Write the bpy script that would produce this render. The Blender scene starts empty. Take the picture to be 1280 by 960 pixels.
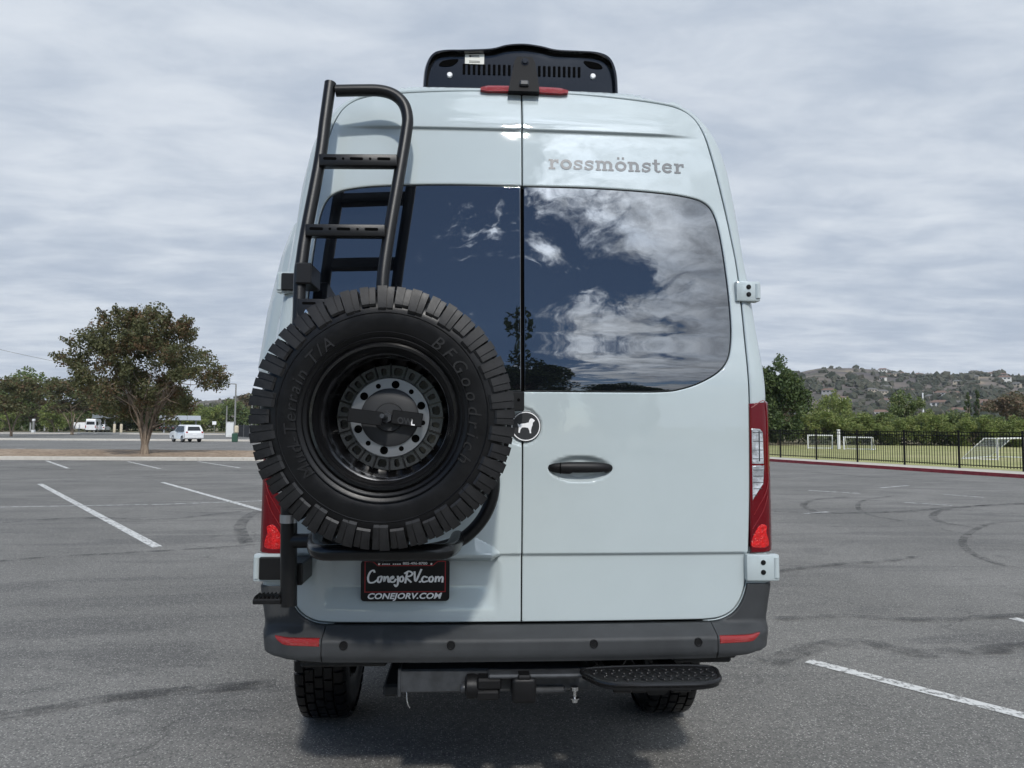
import bpy, bmesh, math, random
import numpy as np
from mathutils import Matrix, Vector
from mathutils.geometry import delaunay_2d_cdt

scene = bpy.context.scene
COL = scene.collection
R = math.radians

# ------------------------------------------------------------------ camera
F = 887.0                                   # focal length in pixels of a 1280 px wide picture
YAW, PITCH, ROLL = R(3.2), math.atan(54 / F), R(.38)
CAM = np.array([-.20, -2.80, 1.60])
_f0 = np.array([math.sin(YAW), math.cos(YAW), 0]); _r0 = np.array([math.cos(YAW), -math.sin(YAW), 0])
FW = _f0 * math.cos(PITCH) + np.array([0, 0, math.sin(PITCH)])
_u0 = -_f0 * math.sin(PITCH) + np.array([0, 0, math.cos(PITCH)])
RT = _r0 * math.cos(ROLL) + _u0 * math.sin(ROLL)
UP = _u0 * math.cos(ROLL) - _r0 * math.sin(ROLL)
cam_data = bpy.data.cameras.new('camera'); cam = bpy.data.objects.new('camera', cam_data); COL.objects.link(cam)
cam_data.sensor_width = 36; cam_data.lens = F / 1280 * 36
cam_data.clip_start = .05; cam_data.clip_end = 9000
cam.matrix_world = Matrix(((RT[0], UP[0], -FW[0], CAM[0]), (RT[1], UP[1], -FW[1], CAM[1]), (RT[2], UP[2], -FW[2], CAM[2]), (0, 0, 0, 1)))
scene.camera = cam
scene.cycles.use_denoising = True
scene.cycles.max_bounces = 8
scene.cycles.transparent_max_bounces = 12

# ------------------------------------------------------------------ light and exposure
SUN_EL, SUN_AZ = R(41), R(4)                # high behind the camera, a touch to its right
SUND = np.array([math.sin(SUN_AZ) * math.cos(SUN_EL), -math.cos(SUN_AZ) * math.cos(SUN_EL), math.sin(SUN_EL)])
sd = bpy.data.lights.new('sun', 'SUN'); sun = bpy.data.objects.new('sun', sd); COL.objects.link(sun)
sd.energy = 2.25; sd.angle = R(2.6); sd.color = (1, .96, .9)
sun.rotation_euler = Vector(SUND).to_track_quat('Z', 'Y').to_euler()
scene.view_settings.view_transform = 'Standard'; scene.view_settings.look = 'None'
scene.view_settings.exposure = .17; scene.view_settings.gamma = 1

def nd(nt, t, ins=None, **kw):
    n = nt.nodes.new(t)
    for k, v in kw.items(): setattr(n, k, v)
    for k, v in (ins or {}).items():
        if isinstance(v, bpy.types.NodeSocket): nt.links.new(v, n.inputs[k])
        else: n.inputs[k].default_value = v
    return n
def mth(nt, op, a, b=None, c=None, clamp=False):
    n = nt.nodes.new('ShaderNodeMath'); n.operation = op; n.use_clamp = clamp
    for i, v in enumerate((a, b, c)):
        if v is None: continue
        if isinstance(v, bpy.types.NodeSocket): nt.links.new(v, n.inputs[i])
        else: n.inputs[i].default_value = v
    return n.outputs[0]
def vmth(nt, op, a, b=None):
    n = nt.nodes.new('ShaderNodeVectorMath'); n.operation = op
    for i, v in enumerate((a, b)):
        if v is None: continue
        if isinstance(v, bpy.types.NodeSocket): nt.links.new(v, n.inputs[i])
        else: n.inputs[i].default_value = v
    return n
def mixc(nt, fac, a, b, mode='MIX'):
    n = nt.nodes.new('ShaderNodeMix'); n.data_type = 'RGBA'; n.blend_type = mode
    for i, v in ((0, fac), (6, a), (7, b)):
        if isinstance(v, bpy.types.NodeSocket): nt.links.new(v, n.inputs[i])
        else: n.inputs[i].default_value = (v if i == 0 else (*v[:3], 1))
    return n.outputs[2]
def ramp(nt, fac, lo, hi, smooth=True):
    n = nt.nodes.new('ShaderNodeMapRange'); n.interpolation_type = 'SMOOTHSTEP' if smooth else 'LINEAR'
    nt.links.new(fac, n.inputs[0]); n.inputs[1].default_value = lo; n.inputs[2].default_value = hi
    return n.outputs[0]
def noise(nt, vec, scale, detail=4, rough=.55, dist=0):
    n = nt.nodes.new('ShaderNodeTexNoise'); n.inputs['Scale'].default_value = scale; n.inputs['Detail'].default_value = detail
    n.inputs['Roughness'].default_value = rough; n.inputs['Distortion'].default_value = dist
    if vec is not None: nt.links.new(vec, n.inputs['Vector'])
    return n.outputs['Fac']

world = bpy.data.worlds.new('World'); scene.world = world; world.use_nodes = True
nt = world.node_tree; nt.nodes.clear()
sky = nd(nt, 'ShaderNodeTexSky', sky_type='NISHITA', sun_disc=False, sun_elevation=SUN_EL, sun_rotation=R(180) - SUN_AZ, altitude=1500, air_density=1.0, dust_density=.05, ozone_density=3.0)
tc = nd(nt, 'ShaderNodeTexCoord'); dirv = tc.outputs['Generated']
sx = nd(nt, 'ShaderNodeSeparateXYZ', {0: dirv})
zc = mth(nt, 'ADD', mth(nt, 'MAXIMUM', sx.outputs[2], 0.0), .10)
cp = nd(nt, 'ShaderNodeCombineXYZ', {0: mth(nt, 'DIVIDE', sx.outputs[0], zc), 1: mth(nt, 'DIVIDE', sx.outputs[1], zc), 2: 3.7})
cpv = cp.outputs[0]
n_big = noise(nt, cpv, .55, 3, .5)
n_rip = noise(nt, vmth(nt, 'MULTIPLY', cpv, (1.7, 2.9, 1)).outputs[0], 1.7, 8, .56, .3)
n_fin = noise(nt, cpv, 3.1, 11, .66, .5)
cov = mth(nt, 'ADD', mth(nt, 'ADD', mth(nt, 'MULTIPLY', n_big, .4), mth(nt, 'MULTIPLY', n_fin, .7)),
          mth(nt, 'ADD', mth(nt, 'MULTIPLY', sx.outputs[1], .34), mth(nt, 'ADD', mth(nt, 'MULTIPLY', sx.outputs[0], .42), .11)))
mask = ramp(nt, cov, .40, .49)
tone = mth(nt, 'ADD', mth(nt, 'ADD', mth(nt, 'MULTIPLY', n_rip, .48), mth(nt, 'MULTIPLY', n_fin, .16)), mth(nt, 'MULTIPLY', n_big, .42))
ccol = mixc(nt, ramp(nt, tone, .36, .72), (3.95, 4.6, 5.6), (6.45, 6.95, 7.6))
sdot = mth(nt, 'MAXIMUM', vmth(nt, 'DOT_PRODUCT', dirv, tuple(SUND)).outputs['Value'], 0)
glow = mth(nt, 'ADD', 1.0, mth(nt, 'ADD', mth(nt, 'MULTIPLY', mth(nt, 'POWER', sdot, 9.0), 3.8), mth(nt, 'MULTIPLY', mth(nt, 'POWER', sdot, 45.0), 4.5)))
n_det = noise(nt, vmth(nt, 'MULTIPLY', cpv, (1, 1.6, 1)).outputs[0], 6.5, 10, .66, .4)
fine = mth(nt, 'ADD', .32, mth(nt, 'MULTIPLY', ramp(nt, mth(nt, 'ADD', mth(nt, 'MULTIPLY', n_det, .6), mth(nt, 'MULTIPLY', n_fin, .4)), .36, .66), 1.25))
glow = mth(nt, 'ADD', 1.0, mth(nt, 'MULTIPLY', mth(nt, 'SUBTRACT', glow, 1.0), fine))
ccol = vmth(nt, 'SCALE', ccol); nt.links.new(glow, ccol.inputs['Scale'])
fin = mixc(nt, mask, sky.outputs[0], ccol.outputs[0])
bg = nd(nt, 'ShaderNodeBackground', {0: fin, 1: .10})
wo = nd(nt, 'ShaderNodeOutputWorld', {0: bg.outputs[0]})

# ------------------------------------------------------------------ helpers
def ray(px, py): return FW + RT * (px - 640) / F + UP * (480 - py) / F
def atY(px, py, Y): d = ray(px, py); return CAM + d * (Y - CAM[1]) / d[1]
def atZ(px, py, Z=0.0): d = ray(px, py); return CAM + d * (Z - CAM[2]) / d[2]
def atD(px, D, z=0.0):                       # a spot D metres away towards picture column px
    a = YAW + math.atan((px - 640) / F); return np.array([CAM[0] + D * math.sin(a), CAM[1] + D * math.cos(a), z])

class MB:
    def __init__(s): s.v = []; s.f = []
    def add(s, v, f):
        o = len(s.v); s.v += [tuple(map(float, p)) for p in v]; s.f += [tuple(i + o for i in q) for q in f]; return s
    def box(s, c, d, bev=0, rot=None, seg=1):
        bm = bmesh.new(); bmesh.ops.create_cube(bm, size=1)
        bmesh.ops.scale(bm, vec=d, verts=bm.verts)
        if bev: bmesh.ops.bevel(bm, geom=bm.edges[:], offset=bev, segments=seg, affect='EDGES', profile=.5)
        if rot is not None: bmesh.ops.rotate(bm, matrix=rot, verts=bm.verts)
        bm.verts.ensure_lookup_table()
        s.add([(v.co.x + c[0], v.co.y + c[1], v.co.z + c[2]) for v in bm.verts], [tuple(v.index for v in f.verts) for f in bm.faces]); bm.free(); return s
    def tube(s, path, r, n=12, cap=True):
        P = np.array(path, float); m = len(P); rr = np.full(m, r) if np.isscalar(r) else np.array(r)
        T = np.gradient(P, axis=0); T /= np.linalg.norm(T, axis=1)[:, None] + 1e-12
        up = np.array([0, 0, 1.]) if abs(T[0][2]) < .9 else np.array([0, 1., 0]); vs = []
        a = np.linspace(0, 2 * math.pi, n, endpoint=False)
        N = np.cross(T[0], up); N /= np.linalg.norm(N)
        for i in range(m):
            N = N - T[i] * (N @ T[i]); N /= np.linalg.norm(N); B = np.cross(T[i], N)
            vs += list(P[i] + rr[i] * (np.cos(a)[:, None] * N + np.sin(a)[:, None] * B))
        fs = [(i * n + j, i * n + (j + 1) % n, (i + 1) * n + (j + 1) % n, (i + 1) * n + j) for i in range(m - 1) for j in range(n)]
        if cap: fs += [tuple(range(n))[::-1], tuple(range((m - 1) * n, m * n))]
        return s.add(vs, fs)
    def lathe(s, prof, n=48, axis='Y', c=(0, 0, 0), closed=False):       # prof: (radius, axial)
        vs = []; m = len(prof)
        for k in range(n):
            t = 2 * math.pi * k / n
            for r, a in prof:
                p = (r * math.sin(t), a, r * math.cos(t)) if axis == 'Y' else ((a, r * math.sin(t), r * math.cos(t)) if axis == 'X' else (r * math.cos(t), r * math.sin(t), a))
                vs.append((p[0] + c[0], p[1] + c[1], p[2] + c[2]))
        mm = m if closed else m - 1
        fs = [(k * m + i, k * m + (i + 1) % m, ((k + 1) % n) * m + (i + 1) % m, ((k + 1) % n) * m + i) for k in range(n) for i in range(mm)]
        return s.add(vs, fs)
    def prism(s, poly, fn0, fn1):                # polygon swept between two mappings of its 2D points
        n = len(poly); vs = [fn0(*p) for p in poly] + [fn1(*p) for p in poly]
        return s.add(vs, [tuple(range(n)), tuple(range(2 * n - 1, n - 1, -1))] + [(i, n + i, n + (i + 1) % n, (i + 1) % n) for i in range(n)])
    def build(s, name, mat, parent=None, smooth=True, ang=35, recalc=False):
        me = bpy.data.meshes.new(name); me.from_pydata(s.v, [], s.f); me.validate()
        if recalc:
            bm = bmesh.new(); bm.from_mesh(me); bmesh.ops.recalc_face_normals(bm, faces=bm.faces[:]); bm.to_mesh(me); bm.free()
        return obj(name, me, mat, parent, smooth, ang)

def obj(name, me, mat, parent=None, smooth=True, ang=35):
    if mat is not None and not me.materials: me.materials.append(mat)
    if smooth:
        me.polygons.foreach_set('use_smooth', [True] * len(me.polygons)); me.set_sharp_from_angle(angle=R(ang))
    o = bpy.data.objects.new(name, me); COL.objects.link(o)
    if parent is not None: o.parent = parent
    return o
def tag(o, label=None, cat=None, group=None, kind=None):
    for k, v in (('label', label), ('category', cat), ('group', group), ('kind', kind)):
        if v: o[k] = v
    return o
def empty(name, loc=(0, 0, 0), rz=0, label=None, cat=None, group=None):
    o = bpy.data.objects.new(name, None); COL.objects.link(o); o.location = loc; o.rotation_euler = (0, 0, rz); o.empty_display_size = .1
    return tag(o, label, cat, group)
def copy_tree(o, parent=None):
    c = o.copy(); COL.objects.link(c); c.parent = parent
    for ch in o.children: copy_tree(ch, c)
    return c

def catmull(pts, n=8, closed=False):
    P = [np.array(p, float) for p in pts]; out = []; m = len(P)
    for i in range(m if closed else m - 1):
        p0 = P[(i - 1) % m] if closed or i > 0 else 2 * P[0] - P[1]; p1 = P[i]; p2 = P[(i + 1) % m]
        p3 = P[(i + 2) % m] if closed or i + 2 < m else 2 * P[-1] - P[-2]
        for k in range(n):
            t = k / n; out.append(.5 * (2 * p1 + (p2 - p0) * t + (2 * p0 - 5 * p1 + 4 * p2 - p3) * t * t + (3 * p1 - p0 - 3 * p2 + p3) * t ** 3))
    if not closed: out.append(P[-1])
    return out
def dens(pts, d=.03):                            # closed loop, no edge longer than d
    out = []; P = [np.array(p, float) for p in pts]
    for i in range(len(P)):
        a, b = P[i], P[(i + 1) % len(P)]; L = np.linalg.norm(b - a)
        if L < 1e-5: continue
        k = max(1, int(math.ceil(L / d))); out += [a + (b - a) * j / k for j in range(k)]
    return np.array(out)
def inpoly(P, poly):
    x, y = P[:, 0], P[:, 1]; ins = np.zeros(len(P), bool); n = len(poly); j = n - 1
    for i in range(n):
        xi, yi = poly[i]; xj, yj = poly[j]
        if yi != yj:
            c = ((yi > y) != (yj > y)) & (x < (xj - xi) * (y - yi) / (yj - yi) + xi); ins ^= c
        j = i
    return ins
def area(p): x, y = p[:, 0], p[:, 1]; return .5 * np.sum(x * np.roll(y, -1) - np.roll(x, -1) * y)
def offs(p, d):                                  # loop moved to its left by d
    e = np.roll(p, -1, 0) - p; e /= np.linalg.norm(e, axis=1)[:, None]; n = np.stack([-e[:, 1], e[:, 0]], 1)
    m = n + np.roll(n, 1, 0); L = np.linalg.norm(m, axis=1)[:, None]; m = m / np.maximum(L, .3); k = 1 / np.maximum(np.sum(m * n, 1), .5)
    return p + m * (d * np.minimum(k, 1.4))[:, None]
class Pchip:
    def __init__(s, x, y):
        x = np.array(x, float); y = np.array(y, float); h = np.diff(x); d = np.diff(y) / h; m = np.zeros(len(x))
        for i in range(1, len(x) - 1):
            if d[i - 1] * d[i] > 0: w1 = 2 * h[i] + h[i - 1]; w2 = h[i] + 2 * h[i - 1]; m[i] = (w1 + w2) / (w1 / d[i - 1] + w2 / d[i])
        m[0] = d[0]; m[-1] = d[-1]; s.x, s.y, s.m = x, y, m
    def __call__(s, q):
        q = np.clip(np.asarray(q, float), s.x[0], s.x[-1]); i = np.clip(np.searchsorted(s.x, q) - 1, 0, len(s.x) - 2); h = s.x[i + 1] - s.x[i]; t = (q - s.x[i]) / h
        return (2 * t ** 3 - 3 * t * t + 1) * s.y[i] + (t ** 3 - 2 * t * t + t) * h * s.m[i] + (-2 * t ** 3 + 3 * t * t) * s.y[i + 1] + (t ** 3 - t * t) * h * s.m[i + 1]
def sst(a, b, x): t = np.clip((np.asarray(x, float) - a) / (b - a), 0, 1); return t * t * (3 - 2 * t)

def panel(name, surf, loops, mat, parent, off=0.0, step=.04, rows=(), dense=(), offf=None, estep=None):
    """Sheet metal: fills 2D loops [(points, bevel, depth)] (outer first, then holes) on surf(s,z)->position, with rounded and turned-in edges."""
    def pos(q, o):
        q = np.asarray(q); e = 2e-4
        def S(u, v): return surf(u, v)
        def Sf(u, v):
            p = S(u, v); a = S(u + e, v) - S(u - e, v); b = S(u, v + e) - S(u, v - e); n = np.cross(a, b); n /= np.linalg.norm(n, axis=1)[:, None]
            oo = o if offf is None else o + offf(u, v); return p + n * np.asarray(oo).reshape(-1, 1) if not np.isscalar(oo) else p + n * oo
        u, v = q[:, 0], q[:, 1]; p = Sf(u, v)
        a = Sf(u + e, v) - Sf(u - e, v); b = Sf(u, v + e) - Sf(u, v - e); n = np.cross(a, b); n /= np.linalg.norm(n, axis=1)[:, None]
        return p, n
    L = []
    for i, (p, bev, dep) in enumerate(loops):
        p = dens(p, estep or step)
        if (area(p) > 0) != (i == 0): p = p[::-1]
        L.append((p, offs(p, bev) if bev else p, bev, dep))
    pts = []; edges = []
    for p, q, bev, dep in L:
        o = len(pts); m = len(q); pts += [tuple(a) for a in q]; edges += [(o + k, o + (k + 1) % m) for k in range(m)]
    nb = len(pts); B = np.array(pts)
    lo, hi = L[0][1].min(0), L[0][1].max(0)
    zs = sorted(set(list(np.round(np.arange(lo[1] + step / 2, hi[1], step), 5)) + list(rows)))
    cand = [(x + (.5 * step if j % 2 else 0) * .0, z) for j, z in enumerate(zs) for x in np.arange(lo[0] + step / 2, hi[0], step)]
    keep = np.array(cand); mind = np.full(len(keep), step * .35)
    for (x0, x1, z0, z1, st) in dense:
        inside = (keep[:, 0] > x0) & (keep[:, 0] < x1) & (keep[:, 1] > z0) & (keep[:, 1] < z1)
        keep, mind = keep[~inside], mind[~inside]
        g = np.array([(x, z) for x in np.arange(x0, x1, st) for z in np.arange(z0, z1, st)]); keep = np.vstack([keep, g]); mind = np.concatenate([mind, np.full(len(g), st * .4)])
    ok = inpoly(keep, L[0][1])
    for h in L[1:]: ok &= ~inpoly(keep, h[1])
    keep, mind = keep[ok], mind[ok]
    d = np.array([np.min(np.sum((B - k) ** 2, 1)) for k in keep]) ** .5 if len(keep) else np.array([])
    if len(keep): keep = keep[d > mind]
    allp = [Vector(p) for p in pts] + [Vector(p) for p in keep]
    V2, E2, F2, OV, OE, OF = delaunay_2d_cdt(allp, edges, [], 0, 1e-6)
    inv = {}
    for k, l in enumerate(OV):
        for a in l: inv[a] = k
    Q = np.array([(v.x, v.y) for v in V2]); cen = np.array([Q[list(f)].mean(0) for f in F2]); ok = inpoly(cen, L[0][1])
    for h in L[1:]: ok &= ~inpoly(cen, h[1])
    P, Nn = pos(Q, off)
    verts = [tuple(p) for p in P]; faces = []; ln = []
    for f, k in zip(F2, ok):
        if not k: continue
        f = list(f); a, b, c = Q[f[0]], Q[f[1]], Q[f[2]]
        if (b[0] - a[0]) * (c[1] - a[1]) - (b[1] - a[1]) * (c[0] - a[0]) < 0: f.reverse()
        faces.append(tuple(f)); ln += [tuple(Nn[i]) for i in f]
    o = 0
    for p, q, bev, dep in L:
        m = len(p); ring0 = [inv[o + k] for k in range(m)]; o += m
        if not dep: continue
        pi, ni = pos(q, off); po, no = pos(p, off - bev); pw, nw = pos(p, off - dep)
        out = po - pi; nrm = np.linalg.norm(out, axis=1)[:, None]
        if bev: side = out / nrm; side = side - no * np.sum(side * no, 1)[:, None]
        else:
            e = np.roll(pi, -1, 0) - np.roll(pi, 1, 0); side = np.cross(e, ni)
        side /= np.linalg.norm(side, axis=1)[:, None]
        b0 = len(verts); verts += [tuple(a) for a in po]; w0 = len(verts); verts += [tuple(a) for a in pw]
        for k in range(m):
            j = (k + 1) % m
            if bev:
                faces.append((ring0[k], b0 + k, b0 + j, ring0[j])); mid = lambda t: tuple((side[t] * .75 + no[t] * .66))
                ln += [tuple(ni[k]), mid(k), mid(j), tuple(ni[j])]
            faces.append((b0 + k, w0 + k, w0 + j, b0 + j)); ln += [tuple(side[k]), tuple(side[k]), tuple(side[j]), tuple(side[j])]
    me = bpy.data.meshes.new(name); me.from_pydata(verts, [], faces)
    me.polygons.foreach_set('use_smooth', [True] * len(me.polygons)); me.normals_split_custom_set(ln)
    me.materials.append(mat); ob = bpy.data.objects.new(name, me); COL.objects.link(ob)
    if parent is not None: ob.parent = parent
    return ob

_txt = {}
def text_mesh(body, size=1.0, shear=0.0, bold=0.0, space=1.0):          # flat lettering as triangles: list of verts, faces
    cu = bpy.data.curves.new('lettering', 'FONT'); cu.body = body; cu.size = size; cu.shear = shear; cu.offset = bold; cu.space_character = space; cu.resolution_u = 3
    o = bpy.data.objects.new('lettering', cu); COL.objects.link(o); dg = bpy.context.evaluated_depsgraph_get(); dg.update()
    me = bpy.data.meshes.new_from_object(o.evaluated_get(dg)); v = np.array([tuple(a.co) for a in me.vertices]); f = [tuple(p.vertices) for p in me.polygons]
    bpy.data.objects.remove(o); bpy.data.curves.remove(cu); bpy.data.meshes.remove(me); return v, f
def ribbon(path, w, cap=True):                                        # flat pen stroke in 2D -> verts, quads
    P = np.array(path, float); T = np.gradient(P, axis=0); T /= np.linalg.norm(T, axis=1)[:, None] + 1e-9; N = np.stack([-T[:, 1], T[:, 0]], 1)
    ww = np.full(len(P), w) if np.isscalar(w) else np.array(w)
    if cap: P = P.copy(); P[0] -= T[0] * ww[0] * .4; P[-1] += T[-1] * ww[-1] * .4
    v = []
    for p, n, k in zip(P, N, ww): v += [p + n * k / 2, p - n * k / 2]
    return v, [(2 * i, 2 * i + 1, 2 * i + 3, 2 * i + 2) for i in range(len(P) - 1)]

# ------------------------------------------------------------------ materials
def mat(name, col, rough=.5, metal=0, coat=0, coatr=.03, ior=1.5, bump=0, bscale=40, var=0, vscale=6, spec=.5, rvar=0):
    m = bpy.data.materials.new(name); m.use_nodes = True; t = m.node_tree; b = t.nodes['Principled BSDF']
    b.inputs['Base Color'].default_value = (*col, 1); b.inputs['Roughness'].default_value = rough; b.inputs['Metallic'].default_value = metal
    b.inputs['Coat Weight'].default_value = coat; b.inputs['Coat Roughness'].default_value = coatr; b.inputs['IOR'].default_value = ior; b.inputs['Specular IOR Level'].default_value = spec
    if name == 'van_paint': b.inputs['Coat IOR'].default_value = 1.65
    c = nd(t, 'ShaderNodeTexCoord').outputs['Object']
    if var:
        f = noise(t, c, vscale, 5, .6); k = mixc(t, ramp(t, f, .3, .7), tuple(a * (1 - var) for a in col), tuple(min(1, a * (1 + var)) for a in col)); t.links.new(k, b.inputs['Base Color'])
    if rvar:
        f = noise(t, c, vscale * 2.3, 6, .65); t.links.new(mth(t, 'ADD', rough - rvar / 2, mth(t, 'MULTIPLY', f, rvar)), b.inputs['Roughness'])
    if bump:
        h = noise(t, c, bscale, 3, .6); bn = nd(t, 'ShaderNodeBump', {'Height': h, 'Strength': bump, 'Distance': .01}); t.links.new(bn.outputs[0], b.inputs['Normal'])
    return m
M = {}
def wavy(m, scale, strength, old=None):       # pressed panels and tempered glass are never quite flat
    t = m.node_tree; c = nd(t, 'ShaderNodeTexCoord').outputs['Object']; h = noise(t, c, scale, 2, .5, .6)
    t.links.new(nd(t, 'ShaderNodeBump', {'Height': h, 'Strength': strength, 'Distance': .02}).outputs[0], t.nodes['Principled BSDF'].inputs['Coat Normal' if m.name == 'van_paint' else 'Normal'])
M['paint'] = mat('van_paint', (.43, .488, .496), .5, coat=1, coatr=.02, var=.02, vscale=3, spec=.12)
M['glass'] = mat('tinted_glass', (.004, .005, .007), .012, ior=2.25, spec=.5)
wavy(M['paint'], 5, .05); wavy(M['glass'], 4.5, .02)
M['seal_and_shade'] = mat('black_seal_and_hole_shade', (.002, .002, .002), .9, spec=.05)  # real seals, and the painted shade of slots and holes
M['plastic'] = mat('grey_bumper_plastic', (.041, .0435, .046), .55, spec=.3, bump=.12, bscale=900, var=.10, vscale=9, rvar=.12)
M['black'] = mat('black_plastic', (.007, .007, .0075), .45, spec=.25, rvar=.1)
M['powder'] = mat('black_powder_coat', (.006, .006, .0065), .36, spec=.38, bump=.08, bscale=1200, rvar=.08)
M['gloss'] = mat('glossy_black', (.003, .003, .0032), .14, coat=.25)
M['rubber'] = mat('tyre_rubber', (.0045, .0045, .005), .34, spec=.28, bump=.04, bscale=260, var=.3, vscale=9, rvar=.34)
M['lug'] = mat('tread_rubber', (.010, .010, .0105), .45, spec=.34, bump=.05, bscale=200, var=.55, vscale=13, rvar=.3)  # paler than the sidewall: sunlight and dust on the lugs coloured in
M['rubber_letters'] = mat('sidewall_lettering_rubber', (.009, .009, .0095), .42, spec=.4)  # slightly paler rubber for the raised letters
M['rim'] = mat('black_rim', (.005, .005, .0055), .20, coat=.3, rvar=.1)
M['alu'] = mat('machined_aluminium', (.42, .43, .45), .32, metal=1, rvar=.1)
M['steel'] = mat('bolt_steel', (.6, .6, .6), .25, metal=1)
M['iron'] = mat('painted_steel', (.035, .038, .042), .38, var=.3, vscale=20, rvar=.2)
M['redglass'] = mat('dark_red_lens', (.11, .002, .006), .10, coat=.22, spec=.3)
M['redlamp'] = mat('bright_red_lens', (.55, .004, .004), .15, coat=.3, bump=.6, bscale=120, var=.3, vscale=40)
M['clear'] = mat('clear_lens', (.46, .48, .50), .2, metal=.3, coat=1, bump=.6, bscale=38, var=.45, vscale=22)
M['reflector'] = mat('red_reflector', (.27, .007, .007), .25, coat=.4, bump=.5, bscale=400)
M['white'] = mat('white_print', (.8, .8, .8), .5)
M['grey_print'] = mat('grey_lettering', (.105, .11, .115), .4, coat=.3)
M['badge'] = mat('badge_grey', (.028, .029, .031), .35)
M['redprint'] = mat('red_print', (.30, .012, .016), .5)
M['sticker'] = mat('paper_sticker', (.72, .72, .66), .7)
M['under'] = mat('underbody', (.012, .012, .012), .7, var=.3)
M['camblack'] = mat('camera_black', (.006, .006, .0065), .5, spec=.15)
M['rimtube'] = mat('worn_black_tube', (.006, .006, .0065), .26, spec=.5)
M['guide'] = mat('dim_light_guide', (.22, .01, .012), .3)
# ------------------------------------------------------------------ the camper van: surface of the body
_W = Pchip([.55, .74, .88, .96, 1.0, 1.10, 1.72, 2.15, 2.35, 2.70, 2.85, 2.94, 3.0, 3.036, 3.06, 3.078, 3.09, 3.097],
           [.960, .976, 1.0, 1.013, 1.016, 1.018, 1.012, .975, .952, .912, .875, .829, .775, .716, .612, .47, .30, .05])
_Y = Pchip([.55, 1.0, 1.74, 2.0, 2.6, 2.85, 3.0, 3.05, 3.07, 3.08, 3.09, 3.097], [0, 0, 0, .03, .108, .142, .168, .182, .20, .26, .5, 1.2])
_C = Pchip([.55, 1.5, 2.6, 2.9, 3.0, 3.097], [.062, .062, .065, .075, .08, .05])
TH0 = .05
def ringp(z):
    w = _W(z); rc = np.minimum(_C(z), w * .8); wf = w - rc * (1 - math.sin(TH0)); return w, _Y(z), rc, wf
def SURF(s, z):
    s = np.asarray(s, float); z = np.asarray(z, float); w, yr, rc, wf = ringp(z); a = np.abs(s); sg = np.where(s < 0, -1., 1.)
    cr = wf * math.tan(TH0) / 2; La = rc * (math.pi / 2 - TH0); th = TH0 + np.clip((a - wf) / rc, 0, math.pi / 2 - TH0)
    flat = a <= wf; side = np.maximum(a - wf - La, 0)
    x = np.where(flat, a, wf + rc * (np.sin(th) - math.sin(TH0)))
    y = np.where(flat, cr * (np.minimum(a, wf) / wf) ** 2, cr + rc * (math.cos(TH0) - np.cos(th)) + side)
    ft = 1 - sst(.93, .99, a)
    y = y + .013 * (1 - sst(1.094, 1.110, z)) * ft
    y = y - .014 * sst(2.852, 2.866, z) * (1 - sst(2.88, 3.03, z)) * (1 - sst(.58, .78, a)) * sst(0, .005, 3.1 - z)
    return np.stack([sg * x, y + yr, z], -1)
def s_of(x, z):
    w, yr, rc, wf = [float(k) for k in ringp(z)]; a = abs(x)
    if a > wf: a = wf + rc * (math.asin(min(1, (a - wf) / rc + math.sin(TH0))) - TH0)
    return math.copysign(a, x)
def nrm(s, z):
    e = 1e-3; p = lambda u, v: SURF(np.array([u]), np.array([v]))[0]
    n = np.cross(p(s + e, z) - p(s - e, z), p(s, z + e) - p(s, z - e)); return n / np.linalg.norm(n)
def on(x, z, o=0.0): s = s_of(x, z); return SURF(np.array([s]), np.array([z]))[0] + nrm(s, z) * o

van = empty('camper_van', (0, 0, 0), 0, 'pale blue grey high roof camper van seen from behind, filling the middle of the picture', 'van')

DOOR = [(.0028, .842), (.72, .842)] + catmull([(.72, .842), (.79, .849), (.845, .875), (.882, .925), (.903, 1.0), (.911, 1.1), (.921, 1.4), (.922, 1.78), (.907, 2.217), (.884, 2.42), (.847, 2.642), (.815, 2.80), (.791, 2.888), (.755, 2.955), (.69, 2.998), (.6, 3.018), (.45, 3.034), (.25, 3.047), (.0028, 3.052)], 5)
WIN = catmull([(.0028, 2.612), (.3, 2.612), (.55, 2.603), (.70, 2.588), (.782, 2.562), (.823, 2.505), (.846, 2.387), (.862, 2.2), (.867, 2.05), (.863, 1.965), (.845, 1.885), (.80, 1.828), (.72, 1.782), (.64, 1.755), (.566, 1.744), (.4, 1.741), (.0028, 1.74)], 5)
toS = lambda P, g=1: [(g * s_of(p[0], p[1]), p[1]) for p in P]
door_r = DOOR + [np.array(p) for p in WIN]
hole = toS(DOOR[1:]); hole = hole + [(-a, b) for a, b in hole[::-1]]
hole_out = offs(dens(hole, .03), -.006 if area(dens(hole, .03)) > 0 else .006)
CRZ = (1.090, 1.095, 1.099, 1.103, 1.107, 1.112, 2.848, 2.853, 2.857, 2.861, 2.866, 2.872)
SMAX = 1.45
panel('body_rear_frame', SURF, [([(-SMAX, .74), (SMAX, .74), (SMAX, 3.072), (-SMAX, 3.072)], 0, 0), (hole_out, .006, .045)], M['paint'], van, step=.035)
panel('door_seal', SURF, [(offs(dens(hole, .03), -.004), 0, 0)], M['seal_and_shade'], van, off=-.035, step=.06)
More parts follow.
